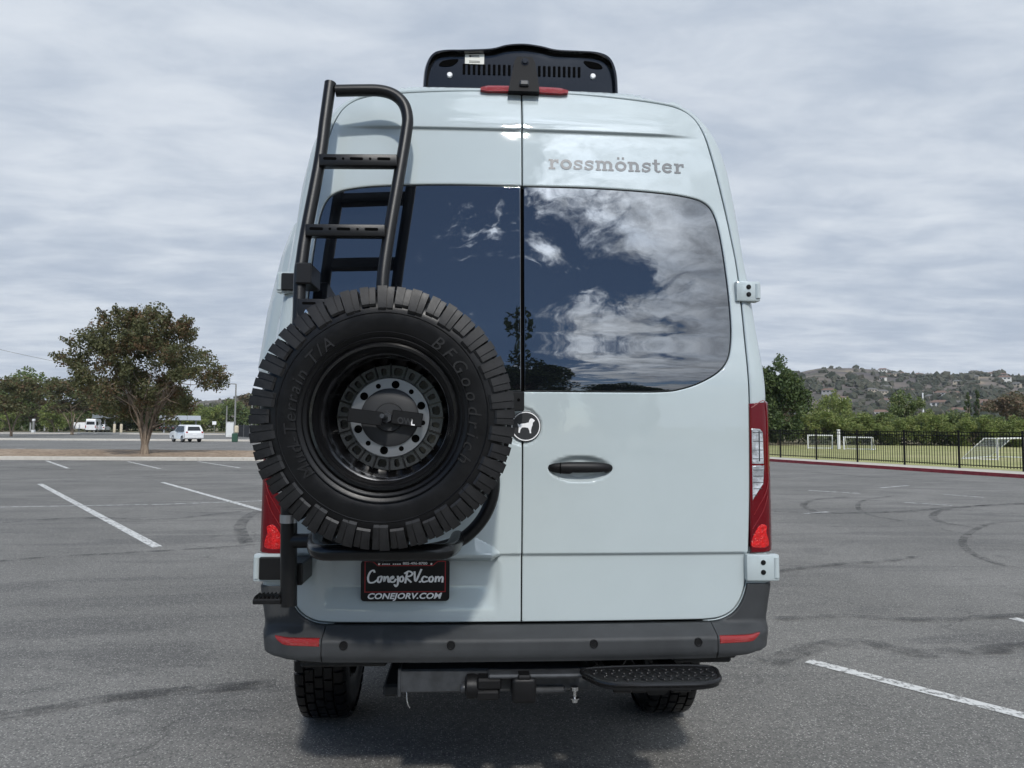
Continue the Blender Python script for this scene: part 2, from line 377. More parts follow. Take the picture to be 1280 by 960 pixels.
# sides, nose and roof as rings of constant height
_N = Pchip([.55, .7, 1.0, 1.25, 1.38, 1.5, 2.3, 2.7, 3.0, 3.06, 3.09, 3.097], [5.55, 5.66, 5.66, 5.56, 5.3, 5.0, 4.25, 3.75, 3.2, 3.0, 2.4, 1.5])
def rings(zs, full):
    vs = []; n = None
    for z in zs:
        w, yr, rc, wf = [float(k) for k in ringp(z)]; yf = float(_N(z)); base = list(np.linspace(SMAX, 3.6, 14)) if not full else list(np.linspace(0, 3.6, 46))
        pts = []
        for s in base: pts.append(SURF(np.array([s]), np.array([z]))[0])
        y0 = pts[-1][1]
        for t in np.linspace(0, 1, 14)[1:]:
            a = t * math.pi / 2; pts.append(np.array([w * math.cos(a) ** .45 if t < 1 else 0, y0 + max(yf - y0, .02) * math.sin(a) ** .8, z]))
        mir = [np.array([-p[0], p[1], p[2]]) for p in pts[::-1]][1:]
        if full: mir = mir[:-1]
        loop = pts + mir; n = len(loop); vs += loop
    m = len(zs); rr = n if full else n - 1
    return vs, [(i * n + j, i * n + (j + 1) % n, (i + 1) * n + (j + 1) % n, (i + 1) * n + j) for i in range(m - 1) for j in range(rr)]
b = MB(); b.add(*rings([.74, .79, .85, 1.0, 1.1, 1.25, 1.4, 1.55, 1.72, 1.95, 2.15, 2.35, 2.55, 2.7, 2.8, 2.88, 2.94, 2.98, 3.01, 3.035, 3.055, 3.072], False))
b.build('body_side', M['paint'], van, ang=60)
b = MB(); b.add(*rings([3.072, 3.076, 3.080, 3.085, 3.089, 3.092, 3.095, 3.097], True)); n = len(b.v) // 8; b.f.append(tuple(range(7 * n, 8 * n)))
b.build('roof', M['paint'], van, ang=70)
MB().box((0, 2.9, .70), (1.9, 5.3, .09)).build('floor_pan', M['under'], van)
# sleeping-berth flares that bulge from the side walls
for g in (-1,):
    b = MB(); out = []
    zs = [1.72, 1.76, 1.85, 2.1, 2.35, 2.47, 2.52]; of = [.0, .105, .140, .130, .10, .07, -.01]
    for z, o in zip(zs, of):
        w = float(_W(z)); row = []
        for y, k in ((.24, 0), (.27, .55), (.33, .9), (.42, 1), (1.9, 1), (2.0, .9), (2.07, .55), (2.1, 0)): row.append((g * (w - .01 + (o + .01) * k), y, z))
        out += row
    b.add(out, [(i * 8 + j, i * 8 + j + 1, (i + 1) * 8 + j + 1, (i + 1) * 8 + j) for i in range(6) for j in range(7)]); b.build('side_flare', M['paint'], van, ang=50, recalc=True)

# ------------------------------------------------------------------ rear doors
HX, HZ = .230, 1.437
def door_off(g):
    def f(u, v):
        x = np.asarray(u); z = np.asarray(v); o = np.zeros_like(x, dtype=float)
        rb = np.hypot(x, z - 1.604); o = o - .010 * (1 - sst(.066, .080, rb))
        if g > 0:
            e = np.hypot((x - HX) / .138, (z - HZ) / .057); o = o - .024 * (1 - sst(.55, 1.0, e))
        else:
            ins = sst(-.80, -.745, x) * (1 - sst(-.115, -.088, x))
            o = o - .020 * ins * (1 - sst(1.098, 1.104, z)) * sst(.86, 1.0, z)
            tt = np.clip(np.minimum(-.085 - x, x + .80) / .10, 0, 1); top = 1.106 + .062 * np.maximum(tt, 1e-6) ** .6
            k = np.clip(1 - (z - 1.104) / np.maximum(top - 1.104, 1e-4), 0, 1) * (tt > 0); o = o + .05 * np.minimum(tt * 3, 1) * k * sst(1.098, 1.106, z)
        return o
    return f
DEN = {1: [(.05, .41, 1.36, 1.51, .009), (.0, .10, 1.51, 1.70, .009)], -1: [(-.10, 0, 1.51, 1.70, .009), (-.84, -.05, 1.08, 1.19, .0075), (-.84, -.05, .86, 1.07, .022)]}
for g in (1, -1):
    d = panel('rear_door', SURF, [(toS(door_r, g), .005, .04)], M['paint'], van, step=.03, rows=CRZ, dense=DEN[g], offf=door_off(g), estep=.010)
    gl = offs(dens(toS(WIN, g), .03), .004 if area(dens(toS(WIN, g), .03)) > 0 else -.004)
    panel('window', SURF, [(gl, .003, .03)], M['glass'], d, off=-.006, step=.03)
    if g > 0:
        b = MB(); xs = np.linspace(-.135, .135, 25); out = []
        for x in xs:
            k = max(1e-3, 1 - abs(x / .1352) ** 3.2); hz = .024 * k ** .5; c = HZ + .0 ; yy = -.022 * k ** .5 + .012
            cut = .010 if -.045 < x < .10 else 0
            for a in np.linspace(0, 2 * math.pi, 12, endpoint=False):
                p = on(HX + x, HZ, 0); z = hz * math.sin(a); z = max(z, -hz + cut * .6)
                out.append((p[0], p[1] + yy + .014 * k ** .5 * -math.cos(a), HZ + .004 + z))
        b.add(out, [(i * 12 + j, i * 12 + (j + 1) % 12, (i + 1) * 12 + (j + 1) % 12, (i + 1) * 12 + j) for i in range(24) for j in range(12)]); b.build('door_handle', M['black'], d, ang=50, recalc=True)
        MB().box((.147, .0 - .026, HZ + .004), (.002, .012, .044)).build('handle_joint', M['seal_and_shade'], d)
# ------------------------------------------------------------------ round badge over the seam
bc = on(0.0, 1.604, -.010); bc[0] = .012
bd = MB().lathe([(0, -.012), (.058, -.012), (.0605, -.010), (.061, 0)], 48, 'Y', tuple(bc)).build('badge', M['badge'], van)
MB().lathe([(.0535, -.0135), (.0575, -.0135), (.0575, -.0115), (.0535, -.0115)], 48, 'Y', tuple(bc), True).build('badge_ring', M['white'], bd)
dog = [(335, 322), (322, 312), (305, 302), (290, 308), (280, 325), (277, 342), (240, 352), (200, 356), (186, 366), (168, 352), (172, 372), (180, 390), (176, 440), (190, 445), (196, 415), (210, 392), (240, 390), (270, 396), (282, 420), (286, 446), (301, 447), (298, 420), (304, 392), (314, 366), (316, 342), (328, 336)]
MB().prism([((x - 248) / 142 * .058, (380 - z) / 142 * .058) for x, z in dog], lambda x, z: (bc[0] + x, bc[1] - .0118, bc[2] + z), lambda x, z: (bc[0] + x, bc[1] - .0135, bc[2] + z)).build('dog_emblem', M['white'], bd, False, recalc=True)
# ------------------------------------------------------------------ slab-serif name on the right door
def arcp(cx, cy, rx, ry, a0, a1, n=14): return [(cx + rx * math.cos(R(a)), cy + ry * math.sin(R(a))) for a in np.linspace(a0, a1, n)]
T = .27; SL = .17
def glyph(ch):
    st = []; H = lambda x0, x1, y, w=SL: st.append(([(x0, y), ((x0 + x1) / 2, y), (x1, y)], w, False)); V = lambda x, y0, y1, w=T: st.append(([(x, y0), (x, (y0 + y1) / 2), (x, y1)], w, False))
    if ch == 'r': V(.30, 0, 1); H(0, .62, SL / 2); H(0, .30, 1 - SL / 2); st.append((arcp(.72, .42, .40, .46, 172, 75), .2, False)); V(.84, .62, .98, .2); wd = .98
    elif ch in 'oö':
        st.append((arcp(.55, .5, .42, .38, 0, 360, 30), .25, False)); wd = 1.1
        if ch == 'ö':
            for x in (.33, .77): st.append(([(x, 1.2), (x, 1.31), (x, 1.42)], .22, False))
    elif ch == 's': st.append((catmull([(.80, .70), (.72, .86), (.45, .89), (.2, .78), (.22, .60), (.47, .51), (.72, .41), (.74, .22), (.48, .10), (.2, .14), (.12, .32)], 4), .2, False)); V(.83, .62, .95, .12); V(.09, .05, .38, .12); wd = .92
    elif ch in 'nm':
        xs = (.30, .92) if ch == 'n' else (.30, .90, 1.50)
        for x in xs: V(x, 0, 1 if x == .30 else .7); H(x - .26, x + .26, SL / 2)
        H(0, .3, 1 - SL / 2)
        for a, bq in zip(xs[:-1], xs[1:]): st.append((arcp((a + bq) / 2, .62, (bq - a) / 2, .27, 178, 2), .23, False))
        wd = xs[-1] + .28
    elif ch == 't': V(.34, .22, 1.32); H(0, .74, 1 - SL / 2); st.append((arcp(.56, .30, .22, .21, 180, 330), .2, False)); wd = .8
    elif ch == 'e': st.append((arcp(.55, .5, .42, .39, -38, -330, 26), .24, False)); H(.16, .96, .52, .16); wd = 1.08
    return st, wd
b = MB(); cur = 0; k = 0; word = 'rossmönster'; tot = sum(glyph(c)[1] for c in word) + .12 * 10; sc = .586 / tot
for ch in word:
    st, wd = glyph(ch)
    for path, w, cap in st:
        v, f = ribbon(path, w, cap); k += 1
        q = np.array(v); q = np.stack([.112 + (cur + q[:, 0]) * sc, 2.688 + q[:, 1] * sc], 1)
        b.add([on(x, z, .0012 + .00012 * (k % 7)) for x, z in q], f)
    cur += wd + .12
b.build('name_lettering', M['grey_print'], van, False)
# ------------------------------------------------------------------ bumper
def wave(u, v):
    z = v; a = np.abs(u); o = .012 + .078 * (1 - sst(.795, .845, z)) * (1 - .25 * (1 - sst(.71, .75, z))); return o * (1 - .80 * sst(.86, 1.0, a)) + .004
SB = lambda x, z: s_of(x, z)
low = lambda a: .713 + .022 * float(sst(.70, 1.0, a)) + .02 * float(sst(1.0, 1.3, a))
arc_up = [(.735, .835), (.80, .842), (.857, .868), (.895, .918), (.915, .985)]
_dc = np.array([p for p in DOOR[1:] if p[1] < .995]); _t = np.gradient(_dc, axis=0); _t /= np.linalg.norm(_t, axis=1)[:, None]
top_r = [(s_of(p[0] + t[1] * .008, p[1] - t[0] * .008), p[1] - t[0] * .008) for p, t in zip(_dc, _t) if p[0] > .76]
for seg in ('centre', 'r', 'l'):
    if seg == 'centre': lp = [(x, low(abs(x))) for x in np.linspace(-.7495, .7495, 40)] + [(.7495, .8365), (-.7495, .8365)]
    else:
        lp = [(x, low(x)) for x in np.linspace(.7515, 1.5, 24)] + [(1.5, .985)] + top_r[::-1] + [(.7515, .8365)]
        lp = [p for i, p in enumerate(lp)]
        if seg == 'l': lp = [(-x, z) for x, z in lp]
    o = panel('bumper' if seg == 'centre' else 'bumper_corner', SURF, [(lp, .004, .07)], M['plastic'], van, step=.02, offf=wave)
    if seg == 'centre': bump = o
    else:
        g = 1 if seg == 'r' else -1
        rf = [(.757, .775), (.895, .779), (.922, .790), (.936, .805), (.757, .804)]
        if g < 0: rf = [(-x, z + .004) for x, z in rf]
        panel('rear_reflector', SURF, [(rf, .003, .02)], M['reflector'], o, step=.02, off=.003, offf=wave)
for g in (-1, 1): panel('joint_backing', SURF, [([(g * .72, .765), (g * .80, .765), (g * .80, .8335), (g * .72, .8335)], 0, 0)], M['seal_and_shade'], van, off=.006, step=.02)
for x in (-.667, -.269, .268, .672):
    p = SURF(np.array([x]), np.array([.782]))[0] + nrm(x, .782) * float(wave(np.array([x]), np.array([.782]))[0])
    sn = MB().lathe([(0, -.0015), (.010, -.0015), (.0115, -.003), (.0155, -.003), (.017, .003)], 24, 'Y', tuple(p)).build('parking_sensor', M['black'], bump)
MB().box((0, .04, .73), (1.7, .10, .06), .01).build('bumper_underlip', M['under'], van)
for g in (-1, 1): MB().box((g * .70, .12, .69), (.34, .02, .09), .008).build('splash_guard', M['under'], van)
# ------------------------------------------------------------------ tail lights
for g in (1, -1):
    s0 = s_of(.922, 1.4); s1 = 1.12
    lp = [(s0 - .004, 1.105), (s1, 1.105), (s1 + .01, 1.5), (s1, 1.722), (s0, 1.702)]
    fl = lambda P: [(g * x, z) for x, z in P]
    t = panel('tail_light', SURF, [(fl(lp), .006, .03)], M['redglass'], van, off=.010, step=.03)
    s2 = s_of(.976, 1.4)
    panel('clear_lens', SURF, [(fl([(s0 + .004, 1.458), (s2, 1.458), (s2 - .002, 1.585), (s2 - .014, 1.600), (s0 + .004, 1.603)]), .004, .02)], M['clear'], t, off=.0125, step=.02)
    panel('clear_lens', SURF, [(fl([(s0 + .004, 1.310), (s2 - .004, 1.378), (s2 + .002, 1.453), (s0 + .004, 1.453)]), .004, .02)], M['clear'], t, off=.0125, step=.02)
    panel('brake_lens', SURF, [(fl(catmull([(s0 + .003, 1.128), (s2 + .012, 1.128), (s2 + .016, 1.155), (s2 + .006, 1.185), (s2 + .008, 1.21), (s2 - .02, 1.215), (s0 + .003, 1.165)], 4, True)), .003, .02)], M['redlamp'], t, off=.0125, step=.015)
    b = MB()
    for P in ([(s0 + .004, 1.685), (s2 + .014, 1.700), (s2 + .018, 1.45), (s2 + .012, 1.36), (s0 + .01, 1.255)], [(s0 + .004, 1.20), (s2 - .01, 1.265), (s2 + .015, 1.33)]):
        pa = catmull(P, 6); b.tube([SURF(np.array([g * x]), np.array([z]))[0] + nrm(g * x, z) * .0105 for x, z in pa], .0016, 6)
    b.build('light_guide', M['guide'], t)
    b = MB()
    for z in (1.335, 1.36, 1.385, 1.41, 1.435, 1.48, 1.515, 1.55, 1.585):
        x1 = s2 - .006 if z > 1.4 else s0 + .006 + (s2 - s0) * (z - 1.31) / .075; b.tube([SURF(np.array([g * x]), np.array([z]))[0] + nrm(g * x, z) * .0128 for x in np.linspace(s0 + .008, min(x1, s2 - .006), 5)], .0013, 5).build('lens_rib', M['iron'], t); b = MB()
    b.tube([SURF(np.array([g * (s0 + .035)]), np.array([z]))[0] + nrm(g * (s0 + .035), z) * .0130 for z in np.linspace(1.47, 1.59, 5)], .0022, 5)
    b.build('bulb_holder', M['iron'], t)
# ------------------------------------------------------------------ hinges
def hinge(g, x0, x1, z0, z1, yo, dark=False):
    c = on(g * (x0 + x1) / 2, (z0 + z1) / 2); w = x1 - x0; h = z1 - z0
    o = MB().box((g * (x0 + x1) / 2, c[1] + yo, (z0 + z1) / 2), (w, .05, h), .006, None, 2).build('door_hinge', M['paint'], van)
    MB().tube([(g * (x1 - .012), c[1] + yo - .018, z0 + .012), (g * (x1 - .012), c[1] + yo - .018, z1 - .012)], .013, 14).build('hinge_knuckle', M['paint'], o)
    for k in (.33, .70):
        MB().lathe([(0, -.007), (.006, -.007), (.0065, -.003), (.010, -.003), (.010, 0)], 14, 'Y', (g * (x0 + w * .50), c[1] + yo - .0245, z0 + h * k)).build('hinge_bolt', M['black'], o)
    if dark: MB().box((g * (x0 + x1) / 2 - g * .012, c[1] + yo - .032, (z0 + z1) / 2), (w * .8, .016, h * .82), .004).build('mounting_bracket', M['powder'], o)
hinge(1, .897, 1.030, .996, 1.100, -.002); hinge(-1, .90, 1.030, 1.004, 1.108, -.002, True)
hinge(1, .888, .990, 2.128, 2.212, -.004); hinge(-1, .892, .985, 2.13, 2.215, -.004, True)
# ------------------------------------------------------------------ roof edge: brake light, camera, air conditioner
bz = 3.047
b = MB(); pl = []
for x in np.linspace(-.178, .200, 13):
    p = on(x, 3.035); pl.append((x, p[1] - .008, bz + .006 - .10 * (x - .01) ** 2))
out = []
for (x, y, z), k in zip(pl, [.55] + [1] * 11 + [.55]): out += [(x, y + .05, z + .018 * k), (x, y, z + .015 * k), (x, y - .012, z + .002), (x, y - .010, z - .014 * k), (x, y + .02, z - .016 * k)]
b.add(out, [(i * 5 + j, i * 5 + (j + 1) % 5, (i + 1) * 5 + (j + 1) % 5, (i + 1) * 5 + j) for i in range(12) for j in range(5)] + [(0, 1, 2, 3, 4), (64, 63, 62, 61, 60)])
b.build('high_brake_light', mat('dim_red_lens', (.30, .012, .02), .2, coat=.6, bump=.4, bscale=300), van, recalc=True)
b = MB(); cpf = [(-.064, 3.03), (.070, 3.03), (.064, 3.10), (.054, 3.190), (.042, 3.216), (-.022, 3.216), (-.035, 3.190), (-.052, 3.10)]
b.prism(cpf, lambda x, z: (x + .004, .135 + (z - 3.03) * .35, z), lambda x, z: (x + .004, .26, z)); camo = b.build('reversing_camera', M['camblack'], van, recalc=True)
MB().lathe([(0, -.012), (.011, -.012), (.014, -.006), (.017, -.006), (.017, .004)], 20, 'Y', (.014, .188, 3.185)).build('camera_lens', M['gloss'], camo)
MB().box((.008, .140, 3.066), (.040, .02, .026), .006).build('camera_window', M['iron'], camo)
acp = catmull([(-.440, 3.02), (-.437, 3.16), (-.428, 3.235), (-.400, 3.292), (-.35, 3.312), (-.25, 3.318), (-.13, 3.328), (-.06, 3.348), (.02, 3.356), (.10, 3.348), (.17, 3.334), (.28, 3.332), (.365, 3.328), (.420, 3.305), (.448, 3.245), (.456, 3.16), (.458, 3.02)], 4)
ys = [(.370, .950), (.350, .955), (.338, .970), (.338, .988), (.350, 1), (.45, 1.0), (.9, .99), (1.15, .9), (1.22, .6)]
b = MB(); out = []; m = len(acp)
for y, k in ys:
    for x, z in acp: out.append((.01 + (x - .01) * (k if k < .97 or y < .36 else 1), y, 3.02 + (z - 3.02) * k))
b.add(out, [(i * m + j, i * m + j + 1, (i + 1) * m + j + 1, (i + 1) * m + j) for i in range(len(ys) - 1) for j in range(m - 1)]); b.f.append(tuple(range((len(ys) - 1) * m, len(ys) * m)))
ac = b.build('roof_air_conditioner', M['gloss'], van, ang=55, recalc=True)
b = MB(); b.v = [tuple((.01 + (x - .01) * .955, .366, 3.02 + (z - 3.02) * .955)) for x, z in acp]; b.f = [tuple(range(m))]; b.build('rear_shell', M['gloss'], ac, False)
sl = MB().box((0, 0, 0), (.0125, .006, .050), .002); slm = None  # raised black box: the shade inside a vent slot as colour
for i in range(24):
    x = -.253 + (.278 + .253) * i / 23
    if slm is None: o = sl.build('vent_slot', M['seal_and_shade'], ac); slm = o.data
    else: o = obj('vent_slot', slm, None, ac, False)
    o.location = (x, .365, 3.236 + .007 * (x + .25))
for x, z in ((-.318, 3.205), (.342, 3.222)): MB().lathe([(0, -.008), (.010, -.008), (.013, -.003), (.013, .004)], 18, 'Y', (x, .364, z)).build('screw', M['white'], ac)
for x, z, g in ((-.325, 3.262, 1), (.345, 3.275, -1)):  # black ovals paint the shade of the moulded hollows
    MB().prism(catmull([(-.042, -.012), (-.02, .010), (.045, .018), (.022, -.010), (-.015, -.017)], 5, True), lambda a, c: (x + g * a, .3625, z + c), lambda a, c: (x + g * a, .369, z + c)).build('moulded_recess', M['seal_and_shade'], ac, recalc=True)
st = MB().box((-.205, .3625, 3.285), (.088, .003, .050)).build('warning_sticker', M['sticker'], ac)
b = MB()
for i, (w, z) in enumerate(((.05, 3.272), (.05, 3.278), (.045, 3.298), (.04, 3.304))): b.box((-.205, .3607, z - .005), (w, .0006, .0025))
b.prism([(-.006, 0), (.006, 0), (0, .009)], lambda a, c: (-.226 + a, .3604, 3.298 + c - .004), lambda a, c: (-.226 + a, .3608, 3.298 + c - .004))
b.build('sticker_print', M['black'], ac, False, recalc=True)
# ------------------------------------------------------------------ number plate
PX0, PX1, PZ0, PZ1 = -.621, -.281, .927, 1.085; PY = .003
def rrect(x0, x1, z0, z1, r, n=5): return [(cx + r * math.cos(a), cz + r * math.sin(a)) for cx, cz, a0 in ((x1 - r, z1 - r, 0), (x0 + r, z1 - r, 90), (x0 + r, z0 + r, 180), (x1 - r, z0 + r, 270)) for a in np.linspace(R(a0), R(a0 + 90), n)]
pfn = lambda y: (lambda x, z: (x, y - .012 * (z - PZ0) / .16, z))
pl = MB().prism(rrect(PX0, PX1, PZ0, PZ1, .014), pfn(PY), pfn(PY + .012)).build('number_plate', M['black'], van, recalc=True)
fr = [(PX0 + .018, PZ1 - .006), (PX0 + .045, PZ1 - .006), (PX0 + .064, PZ1 - .022), (PX1 - .064, PZ1 - .022), (PX1 - .045, PZ1 - .006), (PX1 - .018, PZ1 - .006), (PX1 - .018, PZ0 + .038), (PX0 + .018, PZ0 + .038)]
b = MB(); lo_ = np.array(fr); li = offs(lo_, .0035); n8 = len(fr)
b.add([pfn(PY - .001)(*p) for p in lo_] + [pfn(PY - .001)(*p) for p in li], [(i, (i + 1) % n8, n8 + (i + 1) % n8, n8 + i) for i in range(n8)]); b.build('plate_border', M['redprint'], pl, False)
script = [[(.36, .95), (.30, 1.08), (.12, .95), (.0, .55), (.06, .2), (.3, .18), (.5, .35)], [(.72, .62), (.58, .55), (.55, .25), (.68, .22), (.78, .55), (.76, .62), (.72, .62)], [(.92, .6), (.9, .25), (1.0, .52), (1.12, .6), (1.14, .25), (1.2, .22)], [(1.24, .42), (1.42, .5), (1.4, .62), (1.27, .5), (1.26, .25), (1.45, .22), (1.56, .4)],
          [(1.68, .62), (1.68, .1), (1.58, -.12), (1.5, .0)], [(1.92, .62), (1.8, .52), (1.8, .28), (1.92, .24), (2.0, .45), (1.93, .62)], [(2.2, .9), (2.1, .15)], [(2.08, .85), (2.3, 1.0), (2.5, .85), (2.4, .66), (2.16, .55), (2.42, .2)], [(2.62, .95), (2.68, .25), (3.0, 1.12)], [(2.92, .2), (2.95, .24)], [(3.32, .55), (3.15, .6), (3.04, .38), (3.12, .2), (3.34, .26)],
          [(3.6, .6), (3.46, .5), (3.47, .25), (3.6, .22), (3.68, .45), (3.6, .6)], [(3.84, .58), (3.8, .22)], [(3.82, .42), (3.94, .58), (4.02, .5), (4.0, .25)], [(4.02, .42), (4.16, .58), (4.22, .5), (4.2, .2)]]
b = MB(); ws = (PX1 - PX0 - .052) / 4.25
for i, s_ in enumerate(script):
    pth = catmull(s_, 5) if len(s_) > 2 else [np.array(s_[0]), (np.array(s_[0]) + np.array(s_[1])) / 2, np.array(s_[1])]
    v, f = ribbon(pth, .115); b.add([pfn(PY - .0015 - .00015 * (i % 5))(PX0 + .028 + p[0] * ws, PZ0 + .064 + p[1] * .052) for p in v], f)
b.build('script_lettering', M['white'], pl, False)
v, f = text_mesh('CONEJORV.COM', 1, .25, .03, 1.02); v = v / 1; wx = v[:, 0].max() - v[:, 0].min(); sc = (PX1 - PX0 - .055) / wx
b = MB(); b.add([pfn(PY - .0012)(PX0 + .027 + (p[0] - v[:, 0].min()) * sc, PZ0 + .010 + p[1] * .031) for p in v], f); b.build('lower_lettering', M['white'], pl, False)
v, f = text_mesh('805-496-8700', 1, 0, .015); wx = v[:, 0].max(); sc = .094 / wx
b = MB(); b.add([pfn(PY - .0012)(-.461 + p[0] * sc, PZ1 - .0165 + p[1] * .014) for p in v], f)
for i in range(9):
    if i != 4: b.add([pfn(PY - .0012)(-.540 + i * .0082 + dx, PZ1 - .0165 + dz) for dx, dz in ((0, 0), (.0055, 0), (.0055, .004), (0, .004))], [(0, 1, 2, 3)])
b.build('upper_lettering', M['white'], pl, False)
for x in (PX0 + .070, PX1 - .070): MB().lathe([(0, -.004), (.004, -.004), (.005, 0)], 12, 'Y', (x, PY - .010, PZ1 - .014)).build('plate_screw', M['steel'], pl)
# ------------------------------------------------------------------ road wheels, axle, hitch, step
def tread_block(mb_pts, da0, da1, n=3, axis='X'):      # (radius, axial) outline swept over an angle
    b = MB(); m = len(mb_pts); out = []
    for a in np.linspace(da0, da1, n):
        for r, x in mb_pts: out.append((x, r * math.sin(a), r * math.cos(a)) if axis == 'X' else (r * math.sin(a), x, r * math.cos(a)))
    b.add(out, [(i * m + j, i * m + (j + 1) % m, (i + 1) * m + (j + 1) % m, (i + 1) * m + j) for i in range(n - 1) for j in range(m)] + [tuple(range(m)), tuple(range(n * m - 1, (n - 1) * m - 1, -1))]); return b
def tyre_prof(R0, hw, rb, ax=1): 
    h = [(rb, -.80 * hw), (rb + .02, -.93 * hw), (rb + .06, -1.0 * hw), (rb + .11, -1.0 * hw), (R0 - .035, -.96 * hw), (R0 - .014, -.86 * hw), (R0 - .004, -.70 * hw), (R0, 0)]
    return h + [(r, -a) for r, a in h[-2::-1]]
RW = .42; HW = .128
def road_wheel(x, y, blocks):
    b = MB().lathe(tyre_prof(RW - .012, HW, .215), 72, 'X'); w = b.build('rear_wheel' if blocks else 'front_wheel', M['rubber'], van); w.location = (x, y, RW - .004)
    rm = MB().lathe([(.215, -.115), (.205, -.118), (.198, -.09), (.19, .02), (.19, .09), (.205, .118), (.215, .115)], 40, 'X').lathe([(0, .03), (.195, .05)], 24, 'X').build('rim', M['rim'], w)
    if not blocks: return w
    N = 38; da = 2 * math.pi / N
    rows = [([(RW - .03, -HW * 1.02), (RW - .008, -HW * .93), (RW, -HW * .80), (RW, -HW * .60), (RW - .02, -HW * .60)], .0, .80), ([(RW - .02, -HW * .54), (RW, -HW * .52), (RW, -HW * .22), (RW - .02, -HW * .24)], .35, .84), ([(RW - .02, -HW * .17), (RW, -HW * .15), (RW, HW * .15), (RW - .02, HW * .17)], .75, .80)]
    rows += [([(r, -a) for r, a in p], ph + .15, k) for p, ph, k in rows[:2]]
    for p, ph, k in rows:
        me = None
        for i in range(N):
            if me is None: o = tread_block(p, -da * k / 2, da * k / 2, 3).build('tread_block', M['rubber'], w, recalc=True); me = o.data
            else: o = obj('tread_block', me, None, w, False)
            o.rotation_euler = (-(i + ph) * da, 0, 0)
    return w
for g in (-1, 1): road_wheel(g * .922 - .042, 1.34, True); road_wheel(g * .865, 4.9, False)
b = MB().tube([(-.8, 1.34, .43), (-.2, 1.34, .43), (.2, 1.34, .43), (.75, 1.34, .43)], [.05, .05, .05, .05], 12).lathe([(0, -.17), (.10, -.14), (.16, -.03), (.16, .03), (.10, .14), (0, .17)], 20, 'Y', (.05, 1.34, .44))
for g in (-1, 1): b.box((g * .52, 1.1, .50), (.08, 1.7, .05), .01)
b.build('rear_axle', M['under'], van)
MB().lathe([(0, -.32), (.11, -.30), (.12, -.27), (.12, .27), (.11, .30), (0, .32)], 24, 'X', (.12, .62, .56)).build('muffler', M['iron'], van)
for k, (x, z) in enumerate(((-.40, .60), (-.15, .64), (.30, .63))): MB().tube(catmull([(x, .16, .70), (x + .03, .14, z), (x + .12, .18, z - .02), (x + .2, .3, .66)], 6), .007, 8).build('cable', M['black'], van)
for g in (-1, 1): MB().tube([(g * .45 - .03, .95, .75), (g * .48 - .03, 1.1, .6), (g * .5 - .03, 1.25, .45)], .03, 12).build('shock_absorber', M['iron'], van)
MB().tube([(.35, .35, .52), (.35, .7, .52), (.38, 1.9, .55)], .04, 12).build('exhaust_pipe', M['iron'], van)
h = MB().box((-.10, .05, .622), (.74, .085, .088), .006).build('tow_hitch', M['iron'], van)
MB().box((-.468, .05, .620), (.012, .10, .108), .003).build('end_plate', M['iron'], h)
MB().box((.006, -.02, .612), (.092, .13, .094), .014, None, 3).box((.006, -.055, .660), (.05, .06, .02), .006).build('receiver_cover', M['black'], h)
MB().box((.05, .0, .66), (.36, .14, .016), .006).box((.10, .0, .59), (.14, .05, .022), .008).build('gusset', M['iron'], h)
b = MB().lathe([(0, -.052), (.030, -.052), (.044, -.044), (.046, -.02), (.040, .0), (.040, .02)], 20, 'X', (-.165, -.02, .612))
b.box((-.125, -.03, .632), (.095, .075, .042), .008).box((-.13, -.03, .590), (.09, .07, .036), .008).build('trailer_socket', M['black'], h)
MB().lathe([(0, -.016), (.017, -.016), (.020, -.010), (.020, 0)], 16, 'X', (-.217, -.022, .606)).build('socket_cap', M['iron'], h)
MB().lathe([(0, -.028), (.012, -.028), (.012, -.016), (.018, -.016), (.018, -.012), (.006, -.012), (.006, .016), (.014, .016), (.014, .030), (0, .030)], 12, 'Z', (.205, -.02, .575)).build('bolt', M['steel'], h)
MB().tube(catmull([(-.44, .0, .585), (-.435, -.01, .55), (-.425, -.01, .53)], 4), .0025, 6).build('loose_wire', M['steel'], h)
# step plate, lower right
zst = .703
outl = catmull([(.235, -.10), (.245, -.18), (.29, -.240), (.37, -.258), (.52, -.260), (.63, -.256), (.695, -.225), (.715, -.17), (.705, -.09), (.5, -.075)], 6, True)
sp = MB().prism(outl, lambda x, y: (x, y, zst - .004), lambda x, y: (x, y, zst - .03)).build('step_plate', M['powder'], van, recalc=True)
b = MB().tube([(x, y, zst - .010) for x, y in outl] + [(outl[0][0], outl[0][1], zst - .010)], .0095, 10, False); b.build('step_rim', M['rimtube'], sp)
b = MB(); pol = np.array(outl)
for i in range(17):
    for j in range(7):
        x = .228 + i * .033; y = -.290 + j * .033
        if inpoly(np.array([[x, y]]), offs(pol, .018 if area(pol) > 0 else -.018))[0]: b.box((x, y, zst - .003), (.026, .009, .008), .003, Matrix.Rotation(R(45 if (i + j) % 2 else -45), 3, 'Z'))
tag(b.build('tread_bumps', M['powder'], sp), kind='stuff')
MB().box((.36, .0, .655), (.07, .34, .05), .006).box((.58, .0, .655), (.07, .34, .05), .006).build('step_bracket', M['powder'], sp)
MB().prism([(.30, .66), (.68, .66), (.66, .62), (.60, .60), (.56, .56), (.50, .56), (.46, .61)], lambda x, z: (x, .0, z), lambda x, z: (x, .02, z)).build('step_support', M['powder'], sp, recalc=True)
